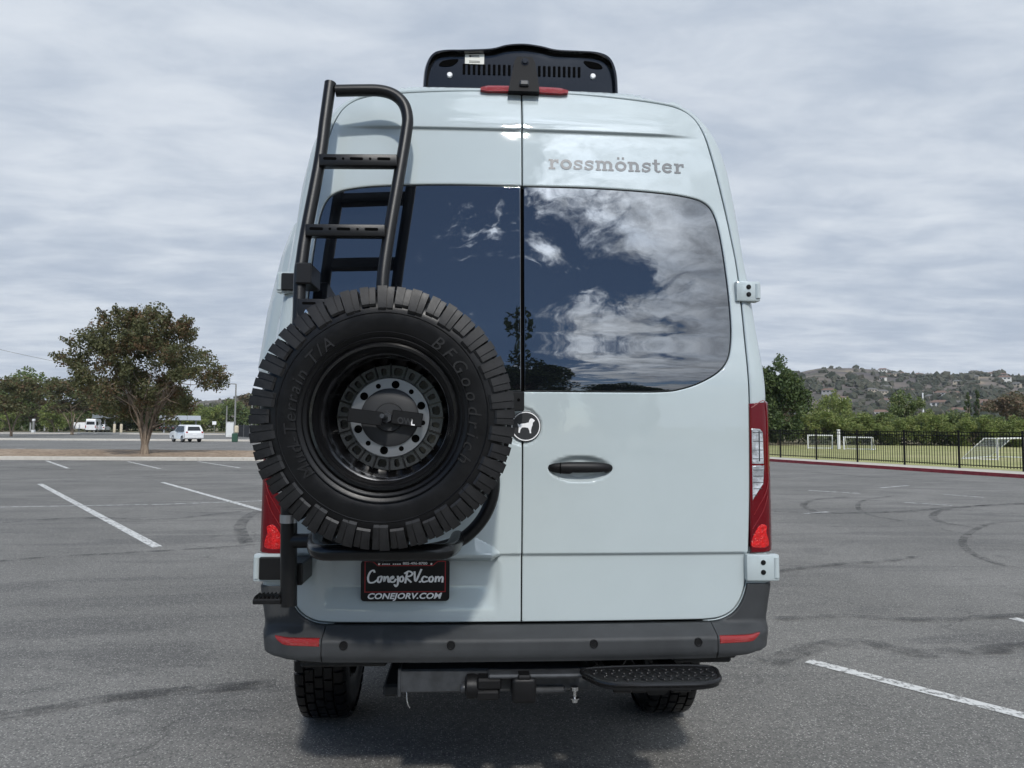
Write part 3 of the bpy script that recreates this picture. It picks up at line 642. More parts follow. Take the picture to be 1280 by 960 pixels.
# ------------------------------------------------------------------ ladder and wheel carrier bolted to the left door
LB = (-.86, -.16, .95)
lad = empty('ladder_carrier', LB, 0, 'black tubular ladder with slotted rungs and wheel carrier on the left rear door', 'ladder')
def onl(o): o.matrix_parent_inverse = Matrix.Translation((-LB[0], -LB[1], -LB[2])); return o
A = lambda px, py, Y: atY(px, py, Y)
LT = .0235
left = [A(413, 104, .03), A(406, 155, .005), A(400, 200, -.02), A(383, 289, -.07), A(377.5, 325, -.09), A(375, 345, -.10), A(373, 405, -.12), A(366, 520, -.15), A(361, 640, -.16), A(361, 756, -.16)]
lp_ = left[:1] + catmull(left[1:8], 5) + left[8:]
onl(MB().tube(lp_[:-2], LT, 16).build('rail', M['powder'], lad))
onl(MB().tube([A(361.5, 620, -.16), A(361, 690, -.16), A(361, 757, -.16)], .0295, 18).build('post', M['powder'], lad))
onl(MB().lathe([(.031, -.015), (.0315, .015)], 18, 'Z', tuple(A(361, 648, -.16))).build('post_collar', M['alu'], lad))
hoop = catmull([A(420, 113.5, .03), A(450, 113, .03), A(475, 113.5, .03), A(493, 119, .027), A(505, 131, .02), A(509.5, 148, .012), A(508, 165, .003), A(502, 202, -.02), A(487, 289, -.07), A(479, 345, -.10), A(478, 380, -.11), A(477, 450, -.11)], 6)
onl(MB().tube(hoop, LT, 16).build('rail', M['powder'], lad))
def rung(p0, p1, h, slots, thick=.045):
    p0, p1 = np.array(p0), np.array(p1); c = (p0 + p1) / 2; L = np.linalg.norm(p1 - p0); ang = math.atan2(p1[2] - p0[2], p1[0] - p0[0]); rot = Matrix.Rotation(-ang, 3, 'Y')
    r = onl(MB().box(tuple(c), (L, thick, h), .004, rot, 2).build('rung', M['powder'], lad))
    for fx, w, hh in slots:  # not cut through: black plates give the slots their shade by colour
        q = p0 + (p1 - p0) * fx; q = q + np.array([0, -thick / 2 - .0008, .004])
        o = MB().prism([(a, b) for a, b in rrect(-w / 2, w / 2, -hh / 2, hh / 2, hh * .49)], lambda a, b: (q[0] + a, q[1], q[2] + b), lambda a, b: (q[0] + a, q[1] + .002, q[2] + b)).build('slot', M['seal_and_shade'], r, False, recalc=True)
        o.matrix_parent_inverse = Matrix.Translation((-LB[0], -LB[1], -LB[2])) if False else Matrix.Identity(4)
    return r
SL3 = [(.14, .052, .011), (.31, .010, .010), (.48, .052, .011), (.655, .010, .010), (.83, .052, .011)]
rung(A(400, 202, -.035), A(497, 202.5, -.035), .047, SL3)
rung(A(383, 289, -.085), A(482, 290, -.085), .046, SL3)
pp = rung(A(372, 392, -.125), A(478, 394, -.125), .11, [], .03)
for fx in (384, 402, 416):  # slot shade again painted on as black plates
    q = A(fx + 2, 379, -.1405); w = .010 if fx == 402 else .05
    MB().prism(rrect(-w / 2, w / 2, -.005, .005, .0049), lambda a, b: (q[0] + a, q[1], q[2] + b), lambda a, b: (q[0] + a, q[1] + .002, q[2] + b)).build('slot', M['seal_and_shade'], pp, False, recalc=True)
q = A(386, 391, -.141); MB().lathe([(0, -.010), (.008, -.009), (.010, -.004), (.016, -.003), (.017, .002)], 16, 'Y', tuple(q)).build('bolt', M['steel'], pp)
# wheel rest and hoop
bar = catmull([A(404, 664, -.20), A(395, 672, -.27), A(394, 684, -.36), A(402, 690, -.42), A(430, 690.5, -.43), A(480, 690.5, -.43), A(535, 690, -.43), A(556, 689, -.41), A(566, 684, -.35), A(570, 677, -.26), A(572, 672, -.18)], 6)
onl(MB().tube(bar, .0265, 16).build('wheel_rest', M['rimtube'], lad))
hp = catmull([A(470, 694, -.21), A(520, 690, -.21), A(563, 681, -.21), A(590, 664, -.21), A(609, 638, -.21), A(617, 606, -.21), A(612, 560, -.21), A(612, 500, -.21), A(600, 440, -.21)], 6)
onl(MB().tube(hp, .0235, 16).build('carrier_hoop', M['powder'], lad))
onl(MB().tube(catmull([A(361, 676, -.16), A(382, 676, -.17), A(405, 676, -.19), A(440, 690, -.21), A(480, 694, -.21)], 5), .026, 16).build('lower_arm', M['powder'], lad))
onl(MB().tube([(-.86, -.15, 1.62), (-.66, -.17, 1.62), (-.48, -.2, 1.625), (-.30, -.19, 1.63), (-.11, -.19, 1.63)], .03, 14).build('centre_arm', M['powder'], lad))
onl(MB().tube([(-.48, -.19, 1.625), (-.48, -.24, 1.625), (-.48, -.31, 1.625)], .06, 20).build('hub_mount', M['powder'], lad))
br = onl(MB().box((-.05, -.055, 1.700), (.10, .05, .075), .004).build('latch_bracket', M['powder'], lad))
MB().lathe([(0, -.003), (.006, -.003), (.006, .002)], 12, 'Y', (-.022, -.080, 1.705)).build('latch_hole', M['seal_and_shade'], br)  # black disc in place of a shaded hole
for x, z in ((-.835, 2.17), (-.84, 1.06)): onl(MB().box((x, -.06, z), (.06, .16, .08), .005).build('stand_off', M['powder'], lad))
pg = onl(MB().box((-.925, -.145, .972), (.10, .075, .018), .003).build('foot_peg', M['powder'], lad))
b = MB()
for i in range(7): b.prism([(-.006, 0), (0, .012), (.006, 0)], lambda a, c: (-.968 + i * .0145 + a, -.18, .980 + c), lambda a, c: (-.968 + i * .0145 + a, -.11, .980 + c))
b.build('peg_teeth', M['powder'], pg, False, recalc=True)

# ------------------------------------------------------------------ spare wheel
SC = (-.474, -.455, 1.630); SR = .407; DR = SR - .423
sw = empty('spare_wheel', SC, 0, 'large knobbly black spare wheel hanging on the van rear door', 'wheel')
ty = MB().lathe(tyre_prof(SR - .018, .140, .224), 120, 'Y').build('tyre', M['rubber'], sw, ang=60)
# moulded rings on the sidewall
b = MB()
for r, a, t in ((.244, -.1365, .003), (.262, -.142, .0025), (.323, -.1395, .0025)): b.lathe([(r - t, a), (r, a - t), (r + t, a)], 120, 'Y')
b.build('sidewall_rib', M['rubber'], ty, ang=60)
LJ = random.Random(2); N = 44; da = 2 * math.pi / N
longb = [(.346, -.1450), (.354, -.1520), (.388, -.1500), (.409, -.140), (.4205, -.122), (SR, -.100), (SR, -.058), (.398, -.056), (.380, -.12)]
shortb = [(.360, -.1450), (.367, -.1495), (.390, -.1465), (.408, -.134), (.4185, -.116), (SR - .002, -.098), (SR - .002, -.066), (.398, -.064), (.380, -.12)]
inner = [(.398, -.052), (SR - .001, -.049), (SR - .001, -.006), (.398, -.003)]
longb, shortb, inner = [[(r + (0 if abs(r - SR) < .0025 else DR), a * .98) for r, a in P] for P in (longb, shortb, inner)]
fl = lambda P: [(r, -a) for r, a in P]
for prof, step_, ph, k in ((longb, 2, 0, .92), (shortb, 2, 1, .84), (fl(longb), 2, .5, .92), (fl(shortb), 2, 1.5, .84), (inner, 1, .3, .78), (fl(inner), 1, .8, .78)):
    me = None
    for i in range(0, N, step_):
        if me is None:
            bb = MB()
            for u0, u1, dr, sa in ((-.5, .06, 0, 1), (.06, .12, .006, .965), (.12, .5, .003, .985)):
                b2 = tread_block([(r - (dr if r > .37 else 0), a * sa) for r, a in prof], da * k * u0, da * k * u1, 2, 'Y'); bb.add(b2.v, b2.f)
            o = bb.build('tread_block', M['lug'], ty, recalc=True, ang=28); me = o.data
        else: o = obj('tread_block', me, None, ty, False)
        o.rotation_euler = (0, (i + ph + LJ.uniform(-.05, .05)) * da, 0); o.location = (0, LJ.uniform(-.002, .002), 0)
# raised sidewall lettering
def ring_text(body, a_mid, r0, size, bold=0.0, shear=.18, space=1.0):
    v, f = text_mesh(body, 1, shear, bold, space); w = v[:, 0].max(); b = MB(); out = []; fs = []
    for lay in (0, 1):
        for p in v:
            x = (p[0] - w / 2) * size; r = r0 + p[1] * size * 1.12; a = a_mid + x / r0
            ya = -.1395 - (.0030 if lay else -.002) + max(0, r - .335) * .12
            out.append((r * math.sin(a), ya, r * math.cos(a)))
    n = len(v); fs = [tuple(i + n for i in q) for q in f]
    ed = {}
    for q in f:
        for i in range(len(q)): e = (q[i], q[(i + 1) % len(q)]); ed[e] = 1
    for (a, c) in ed:
        if (c, a) not in ed: fs.append((a, c, c + n, a + n))
    b.add(out, fs); return b.build('sidewall_lettering', M['rubber_letters'], ty, False, recalc=True)
ring_text('BFGoodrich', R(76), .262, .054, space=1.55)
ring_text('Mud-Terrain T/A', R(277), .262, .052, space=1.22)
# rim, seen from its deep side
rim = MB().lathe([(.230, -.118), (.2315, -.126), (.226, -.131), (.218, -.130), (.213, -.122), (.211, -.108), (.205, -.10), (.199, -.085), (.197, .03), (.180, .070), (.178, .085), (.06, .088), (.0, .088)], 96, 'Y').build('rim', M['rim'], sw, ang=40)
disc = empty  # spoke face with alternating large and small windows
b = MB(); NS = 20; r0, r1 = .134, .176
for i in range(NS):
    a0 = 2 * math.pi * i / NS; a1 = 2 * math.pi * (i + 1) / NS; big = i % 2 == 0; wa = .30 if big else .18; am = (a0 + a1) / 2; hw = (a1 - a0) * wa
    rr0, rr1 = (.142, .168) if big else (.141, .167)
    P = lambda r, a, y: (r * math.sin(a), y, r * math.cos(a))
    inn = [(rr0 + (rr1 - rr0) * (.5 + .5 * sy), am + hw * sx) for sx, sy in [(-.6, -1), (.6, -1), (1, -.55), (1, .55), (.6, 1), (-.6, 1), (-1, .55), (-1, -.55)]]
    outr = [(r0, a0 + (a1 - a0) * .28), (r0, a0 + (a1 - a0) * .72), (r0, a1), (r1, a1), (r1, a0 + (a1 - a0) * .72), (r1, a0 + (a1 - a0) * .28), (r1, a0), (r0, a0)]
    vs = [P(r, a, .060) for r, a in inn] + [P(r, a, .060) for r, a in outr] + [P(r, a, .078) for r, a in inn]
    b.add(vs, [(k, (k + 1) % 8, 8 + (k + 1) % 8, 8 + k) for k in range(8)] + [(k, 16 + k, 16 + (k + 1) % 8, (k + 1) % 8) for k in range(8)])
b.build('spoke_ring', mat('satin_black_spokes', (.11, .114, .12), .24, metal=.9, rvar=.15), rim, ang=30, recalc=True)
me = None
for i in range(NS):
    if me is None: o = MB().box((0, .057, .157), (.005, .006, .050), .001).build('spoke_rib', M['rim'], rim); me = o.data
    else: o = obj('spoke_rib', me, None, rim, False)
    o.rotation_euler = (0, 2 * math.pi * i / NS, 0)
rg = MB().lathe([(.134, .075), (.134, .048), (.131, .045), (.094, .045), (.092, .052)], 72, 'Y').build('hub_ring', M['alu'], rim, ang=40)
for i in range(12):
    a = 2 * math.pi * (i + .3) / 12; r = .0135 if i % 2 == 0 else .0085
    MB().lathe([(0, .0440), (r, .0440), (r, .050)], 18, 'Y', (.111 * math.sin(a), 0, .111 * math.cos(a))).build('lug_hole', M['seal_and_shade'], rim)  # no real hole: a black disc carries its shade
hc = MB().lathe([(0, .020), (.045, .020), (.048, .023), (.049, .030), (.088, .032), (.096, .036), (.098, .05)], 64, 'Y').build('hub_cover', mat('hub_cover_black', (.022, .023, .025), .5, rvar=.1), sw, ang=40)
rot = Matrix.Rotation(R(7), 3, 'Y')
MB().box((-.070, -.030, .0), (.112, .006, .045), .002, rot).build('clamp_plate', M['powder'], hc)
p2_ = MB().box((.062, -.004, -.004), (.100, .006, .046), .002, rot).build('clamp_plate', M['powder'], hc)
for tx, mt_, xo in (('OW', M['badge'], .030), ('L', M['white'], .074)):  # O and W darkened: their shade is put into the letter colour
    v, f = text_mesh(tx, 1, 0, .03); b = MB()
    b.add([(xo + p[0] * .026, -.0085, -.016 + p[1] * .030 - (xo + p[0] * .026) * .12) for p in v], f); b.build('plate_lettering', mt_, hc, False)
MB().tube([(-.006, .02, -.001), (-.008, -.04, .0), (-.010, -.085, .003)], .0075, 12).build('clamp_stud', M['iron'], hc)
MB().lathe([(0, -.012), (.018, -.012), (.020, -.004), (.020, .02)], 6, 'Y', (-.006, .006, -.001)).build('clamp_nut', M['iron'], hc, ang=20)
# ------------------------------------------------------------------ ground, lot, field
def asphalt():
    m = bpy.data.materials.new('weathered_asphalt'); m.use_nodes = True; t = m.node_tree; b = t.nodes['Principled BSDF']; c = nd(t, 'ShaderNodeTexCoord').outputs['Object']
    base = mixc(t, ramp(t, noise(t, c, .35, 5, .6), .3, .7), (.128, .124, .113), (.200, .193, .178))
    st = noise(t, vmth(t, 'MULTIPLY', c, (.35, 1.6, 1)).outputs[0], .8, 5, .65, 1.2)
    base = mixc(t, mth(t, 'MULTIPLY', ramp(t, st, .46, .64), .75), base, (.085, .083, .079))
    base = mixc(t, mth(t, 'MULTIPLY', ramp(t, noise(t, c, 18, 4, .7), .35, .75), .4), base, (.20, .195, .182))
    vo = nd(t, 'ShaderNodeTexVoronoi', {'Vector': c, 'Scale': 105.0}); ch = nd(t, 'ShaderNodeSeparateColor', {0: vo.outputs['Color']})
    stone = mth(t, 'MULTIPLY', ramp(t, ch.outputs[0], .45, .95), mth(t, 'SUBTRACT', 1.0, ramp(t, vo.outputs['Distance'], .25, .5)))
    base = mixc(t, mth(t, 'MULTIPLY', stone, .75), base, (.54, .52, .48))
    dark = mth(t, 'MULTIPLY', ramp(t, ch.outputs[1], .6, .9), .55); base = mixc(t, dark, base, (.045, .045, .046))
    wv = nd(t, 'ShaderNodeTexNoise', {'Vector': c, 'Scale': 1.3, 'Detail': 5.0}); cd = vmth(t, 'ADD', c, vmth(t, 'SCALE', wv.outputs['Color']).outputs[0])
    ve = nd(t, 'ShaderNodeTexVoronoi', {'Vector': cd.outputs[0], 'Scale': .22}, feature='DISTANCE_TO_EDGE')
    crack = mth(t, 'MULTIPLY', mth(t, 'SUBTRACT', 1.0, ramp(t, ve.outputs['Distance'], .0012, .0035)), ramp(t, noise(t, c, .5, 3), .47, .58)); base = mixc(t, mth(t, 'MULTIPLY', crack, .35), base, (.025, .025, .025))
    oil = ramp(t, noise(t, c, 1.1, 4, .55), .66, .74); base = mixc(t, mth(t, 'MULTIPLY', oil, .45), base, (.045, .044, .043))
    t.links.new(base, b.inputs['Base Color']); b.inputs['Roughness'].default_value = .82
    hh = mth(t, 'ADD', mth(t, 'MULTIPLY', vo.outputs['Distance'], -.5), noise(t, c, 220, 3)); bn = nd(t, 'ShaderNodeBump', {'Height': hh, 'Strength': .55, 'Distance': .006}); t.links.new(bn.outputs[0], b.inputs['Normal'])
    return m
def mixmat(name, c1, c2, scale, rough=.9, lo=.35, hi=.65, bump=.3, c3=None, s3=3, stretch=None):
    m = bpy.data.materials.new(name); m.use_nodes = True; t = m.node_tree; b = t.nodes['Principled BSDF']; c = nd(t, 'ShaderNodeTexCoord').outputs['Object']
    if stretch: c = vmth(t, 'MULTIPLY', c, stretch).outputs[0]
    f = noise(t, c, scale, 6, .65); k = mixc(t, ramp(t, f, lo, hi), c1, c2)
    if c3: k = mixc(t, mth(t, 'MULTIPLY', ramp(t, noise(t, c, s3, 5, .6), .5, .7), .7), k, c3)
    t.links.new(k, b.inputs['Base Color']); b.inputs['Roughness'].default_value = rough; b.inputs['Specular IOR Level'].default_value = .25
    bn = nd(t, 'ShaderNodeBump', {'Height': f, 'Strength': bump, 'Distance': .03}); t.links.new(bn.outputs[0], b.inputs['Normal']); return m
def worn(name, col, base, scale, amount, edge=.12):       # paint or rubber worn through to the asphalt
    m = bpy.data.materials.new(name); m.use_nodes = True; t = m.node_tree; b = t.nodes['Principled BSDF']; b.inputs['Base Color'].default_value = (*col, 1); b.inputs['Roughness'].default_value = .8
    c = nd(t, 'ShaderNodeTexCoord').outputs['Object']; f = ramp(t, noise(t, c, scale, 7, .72), amount - edge, amount + edge)
    tr = nd(t, 'ShaderNodeBsdfTransparent'); mx = nd(t, 'ShaderNodeMixShader', {0: mth(t, 'MULTIPLY', f, base), 1: tr.outputs[0], 2: b.outputs[0]}); t.links.new(mx.outputs[0], t.nodes['Material Output'].inputs[0]); return m
M['asphalt'] = asphalt()
M['line'] = worn('worn_white_paint', (.62, .62, .60), .95, 16, .44, .09)
M['faint_line'] = worn('faded_white_paint', (.58, .58, .57), .8, 10, .44, .12)
M['skid'] = worn('rubber_mark', (.03, .03, .031), .50, 4, .52, .16)
M['concrete'] = mixmat('concrete', (.46, .43, .38), (.55, .52, .46), 3, c3=(.36, .33, .29))
M['redkerb'] = mixmat('red_kerb_paint', (.20, .035, .045), (.28, .05, .06), 5, .7)
M['mulch'] = mixmat('bark_mulch', (.20, .145, .10), (.34, .26, .185), 6, c3=(.40, .32, .24), s3=1.5)
M['grass'] = mixmat('mown_grass', (.25, .26, .10), (.36, .35, .155), .6, c3=(.42, .38, .21), s3=.12)
M['earth'] = mixmat('dry_ground', (.14, .12, .07), (.22, .19, .11), .05, c3=(.09, .10, .05), s3=.02)

g = MB().add([(-4500, -4500, -.06), (4500, -4500, -.06), (4500, 4500, -.06), (-4500, 4500, -.06)], [(0, 1, 2, 3)]).build('ground', M['earth'], None, False); tag(g, kind='structure')
KX = lambda y: 18.3 + (20.14 - y) * .3363            # foot of the red kerb
lot = MB().add([(-200, -90, 0), (KX(-90), -90, 0), (KX(150), 150, 0), (-200, 150, 0)], [(0, 1, 2, 3)]).build('parking_lot', M['asphalt'], None, False); tag(lot, kind='structure')
def strip(name, pts, w, z, m, parent):
    v, f = ribbon(pts, w, False); o = MB().add([(p[0], p[1], z) for p in v], [tuple(q[::-1]) for q in f]).build(name, m, parent, False); return o
def gl(*px): return [atZ(x, y)[:2] for x, y in px]
def lin(a, b, n=8): a, b = np.array(a), np.array(b); return [a + (b - a) * t for t in np.linspace(0, 1, n)]
for a, b_, w in (((50, 605), (197, 684), .13), ((203, 603), (345, 643), .12), ((58, 576), (85, 585.5), .13), ((160, 577), (200, 586), .12), ((248, 577), (300, 585), .12), ((1010, 826.5), (1330, 908), .105), ((1266, 773), (1330, 790), .10)):
    p = gl(a, b_); strip('painted_line', lin(p[0], p[1]), w, .004, M['line'], lot)
for a, b_, w in (((0, 634), (205, 630.5), .09), ((205, 630.5), (330, 626), .10), ((1130, 628), (1190, 632), .10), ((1005, 642), (1035, 640), .10), ((1100, 610), (1135, 607), .12), ((20, 560), (47, 563), .14), ((108, 563), (125, 565), .14), ((1010, 613), (1075, 617), .12), ((1180, 618), (1230, 622), .1)):
    p = gl(a, b_); strip('faded_line', lin(p[0], p[1]), w, .004, M['faint_line'], lot)
SK = [[(-20, 704), (60, 697), (150, 692), (270, 685), (330, 680)], [(-20, 898), (60, 888), (150, 872), (260, 862), (345, 855)], [(1010, 590), (1080, 596), (1160, 600), (1290, 606)],
      [(1280, 652), (1240, 655), (1215, 665), (1203, 678), (1215, 692), (1250, 706), (1300, 716)], [(1300, 628), (1230, 632), (1180, 638), (1166, 646), (1180, 654), (1220, 660)], [(968, 640), (1040, 642), (1130, 640), (1200, 634), (1290, 630)],
      [(1120, 620), (1080, 626), (1073, 636), (1090, 645), (1130, 652)], [(1060, 622), (1020, 625), (1004, 632), (1018, 640)], [(960, 830), (1020, 810), (1080, 805), (1150, 818), (1220, 815), (1300, 808)], [(970, 715), (1050, 706), (1100, 703), (1145, 697)], [(0, 655), (100, 648), (200, 650), (300, 640)], [(308, 680), (300, 660), (312, 645), (335, 636)],
      [(970, 775), (1060, 772), (1150, 776), (1290, 770)], [(0, 600), (120, 598), (240, 594), (330, 592)], [(0, 584), (160, 590), (330, 588)]]
for i, s_ in enumerate(SK):
    p = gl(*catmull(s_, 8)); strip('rubber_mark', p, .10 + .04 * (i % 3), .0075 + .0008 * i, M['skid'], lot)
# planted island with the crape myrtle, and the farther ones
def island(y0, y1, x0, x1, planted=True):
    o = MB().box(((x0 + x1) / 2, (y0 + y1) / 2, .06), (x1 - x0, y1 - y0, .19), .03).build('planter_island', M['concrete'], None); tag(o, kind='structure')
    if planted:
        n = 60; m_ = 8; vs = []; rng = random.Random(3)
        for i in range(n + 1):
            for j in range(m_ + 1): vs.append((x0 + .25 + (x1 - x0 - .5) * i / n, y0 + .28 + (y1 - y0 - .56) * j / m_, .158 + .14 * math.sin(math.pi * j / m_) + rng.uniform(-.02, .03) * (0 < j < m_)))
        MB().add(vs, [(i * (m_ + 1) + j, (i + 1) * (m_ + 1) + j, (i + 1) * (m_ + 1) + j + 1, i * (m_ + 1) + j + 1) for i in range(n) for j in range(m_)]).build('mulch_bed', M['mulch'], o)
    return o
island(30.1, 38.6, -70, -7); island(70, 72.2, -110, -8, False); island(119, 122, -150, -30, False)
# pavement, kerb and field on the right
def kerbpoly(o0, o1, y0, y1, z0, z1, name, m, parent=None):
    nx = np.array([1, .3363]) / math.hypot(1, .3363)
    c = [(KX(y) + nx[0] * o, y + nx[1] * o) for y, o in ((y0, o0), (y0, o1), (y1, o1), (y1, o0))]
    return MB().add([(*p, z0) for p in c] + [(*p, z1) for p in c], [(4, 5, 6, 7), (0, 1, 5, 4), (1, 2, 6, 5), (2, 3, 7, 6), (3, 0, 4, 7)]).build(name, m, parent, False, recalc=True)
pv = kerbpoly(.08, 1.9, -60, 140, -.05, .125, 'pavement', M['concrete']); tag(pv, kind='structure'); kerbpoly(0, .077, -60, 140, -.05, .128, 'kerb', M['redkerb'], pv)
nx = np.array([1, .3363]) / math.hypot(1, .3363)
fp = lambda y, o: (KX(y) + nx[0] * o, y + nx[1] * o)
MB().add([(*fp(-60, 1.9), .02), (150, -60, .02), (150, 66, .02), (*fp(66, 1.9), .02)], [(0, 1, 2, 3)]).build('sports_field', M['grass'], None, False)['kind'] = 'structure'

# ------------------------------------------------------------------ fence
fb = fp(31.41, 1.75); fence = empty('metal_fence', (fb[0], fb[1], .12), 0, 'black metal picket fence along the pavement in front of the sports field', 'fence')
dv = np.array([.3187, -.9478]); SPAN = 2.42; yaw_f = math.atan2(dv[1], dv[0]); fence.rotation_euler = (0, 0, yaw_f)
M['fence'] = mat('black_fence_paint', (.004, .004, .0045), .5, spec=.2)
FH = 1.42; START = -4
pm = MB().box((0, 0, FH / 2 + .02), (.065, .065, FH + .04), .006).box((0, 0, FH + .045), (.075, .075, .015), .004); pme = None; ime = None
for i in range(START, 9):
    if pme is None: o = pm.build('post', M['fence'], fence); pme = o.data
    else: o = obj('post', pme, None, fence, False)
    o.location = (i * SPAN + 1.1, 0, 0)
    if i == 8: continue
    for z in (.14, FH - .16, FH - .02): MB().box((i * SPAN + 1.1 + SPAN / 2, 0, z), (SPAN - .07, .035, .035)).build('rail', M['fence'], fence)
    for k in range(1, 21):
        if ime is None: q = MB().box((0, 0, FH / 2 + .03), (.018, .018, FH - .10)).build('picket', M['fence'], fence, False); ime = q.data
        else: q = obj('picket', ime, None, fence, False)
        q.location = (i * SPAN + 1.1 + SPAN * k / 21, 0, 0)

# ------------------------------------------------------------------ football goals
M['goal'] = mat('white_goal_tube', (.78, .78, .77), .4); M['net'] = mat('pale_net', (.45, .47, .48), .8)
def goal(px0, py0, px1, py1, h, depth, back, label):
    a, b_ = atZ(px0, py0), atZ(px1, py1); c = (a + b_) / 2; L = np.linalg.norm(b_ - a); rz = math.atan2(b_[1] - a[1], b_[0] - a[0])
    e = empty('football_goal', tuple(c), rz, label, 'goal', 'small football goals on the field'); s_ = back
    for x in (-L / 2, L / 2):
        MB().tube([(x, 0, 0), (x, 0, h / 2), (x, 0, h)], .045, 8).build('goal_post', M['goal'], e)
        MB().tube([(x, 0, h), (x, s_ * depth * .35, h), (x, s_ * depth, .04), (x, 0, .04)], .035, 8).build('side_frame', M['goal'], e)
    MB().tube([(-L / 2 - .04, 0, h), (0, 0, h), (L / 2 + .04, 0, h)], .045, 8).build('crossbar', M['goal'], e)
    MB().tube([(-L / 2, s_ * depth, .04), (0, s_ * depth, .04), (L / 2, s_ * depth, .04)], .035, 8).build('ground_bar', M['goal'], e)
    n_ = MB()
    for i in range(int(L / .16)):
        x = -L / 2 + i * .16; n_.tube([(x, s_ * depth * .35, h), (x, s_ * depth * .7, h / 2), (x, s_ * depth, .05)], .005, 3, False)
    for k in range(9): t = k / 8; n_.tube([(-L / 2, s_ * depth * (.35 + .65 * t), h * (1 - t) + .04 * t), (L / 2, s_ * depth * (.35 + .65 * t), h * (1 - t) + .04 * t)], .005, 3, False)
    n_.build('net', M['net'], e)
goal(1247, 575.5, 1281, 572.8, 1.16, 1.7, 1, 'nearest white goal frame with sloping sides at the right edge of the field')
goal(1010, 561, 1041, 561.5, 1.1, 1.2, 1, 'white goal frame on the far field, the one nearest the van')
goal(1055, 562, 1090, 562.8, .98, 1.2, 1, 'white goal frame on the far field just right of the white post')
p = atZ(1048.5, 562); MB().box((p[0], p[1], .78), (.20, .16, 1.5), .02).box((p[0], p[1], 1.56), (.22, .18, .05), .01).build('field_post', M['goal'], None)
tag(bpy.data.objects['field_post'], 'thick white post standing between the two far goals', 'post')

# ------------------------------------------------------------------ trees
def leafmat(name, c1, c2, c3, f3=.25):
    m = bpy.data.materials.new(name); m.use_nodes = True; t = m.node_tree; b = t.nodes['Principled BSDF']
    gi = nd(t, 'ShaderNodeNewGeometry'); c = nd(t, 'ShaderNodeTexCoord').outputs['Object']
    k = mixc(t, gi.outputs['Random Per Island'], c1, c2); k = mixc(t, ramp(t, mth(t, 'ADD', mth(t, 'MULTIPLY', noise(t, c, .9, 3), .8), mth(t, 'MULTIPLY', gi.outputs['Random Per Island'], .2)), .62 - f3, .80 - f3), k, c3)
    t.links.new(k, b.inputs['Base Color']); b.inputs['Roughness'].default_value = .55; b.inputs['Specular IOR Level'].default_value = .3
    tl = nd(t, 'ShaderNodeBsdfTranslucent', {0: k}); mx = nd(t, 'ShaderNodeMixShader', {0: .28, 1: b.outputs[0], 2: tl.outputs[0]}); t.links.new(mx.outputs[0], t.nodes['Material Output'].inputs[0]); return m
M['bark'] = mixmat('bark', (.16, .12, .09), (.30, .24, .18), 5, stretch=(1, 1, .3))
LM = {'crape': leafmat('crape_myrtle_leaves', (.075, .084, .036), (.135, .135, .058), (.150, .090, .050), .13), 'dark': leafmat('dark_leaves', (0.043, 0.070, 0.025), (0.085, 0.124, 0.043), (0.116, 0.147, 0.054), .14),
      'yellow': leafmat('yellow_green_leaves', (0.132, 0.178, 0.050), (0.209, 0.256, 0.078), (0.264, 0.279, 0.093), .15), 'mid': leafmat('mid_green_leaves', (0.085, 0.127, 0.039), (0.147, 0.194, 0.062), (0.186, 0.202, 0.078), .15),
      'olive': leafmat('olive_brown_leaves', (0.093, 0.096, 0.053), (0.147, 0.139, 0.078), (0.202, 0.139, 0.093), .2)}
def cards(rng, cen, rad, n, size, droop=0.0, asp=.55):
    cen = np.array(cen); rad = np.array(rad); wt = rad[:, 0] ** 2; k = rng.choice(len(cen), n, p=wt / wt.sum()); d = rng.normal(size=(n, 3)); d /= np.linalg.norm(d, axis=1)[:, None]; d *= (rng.random(n) ** .45)[:, None]
    p = cen[k] + d * rad[k]; a = rng.normal(size=(n, 3)); a[:, 2] -= droop; a /= np.linalg.norm(a, axis=1)[:, None]; b = np.cross(a, rng.normal(size=(n, 3))); b /= np.linalg.norm(b, axis=1)[:, None]
    s = size * (.6 + .8 * rng.random(n))[:, None]; v = np.stack([p - a * s, p + b * s * asp, p + a * s, p - b * s * asp], 1).reshape(-1, 3); return v, np.arange(4 * n).reshape(n, 4)
def crown_mesh(name, v, f, m):
    me = bpy.data.meshes.new(name); me.from_pydata(v.tolist(), [], f.tolist()); me.materials.append(m); return me
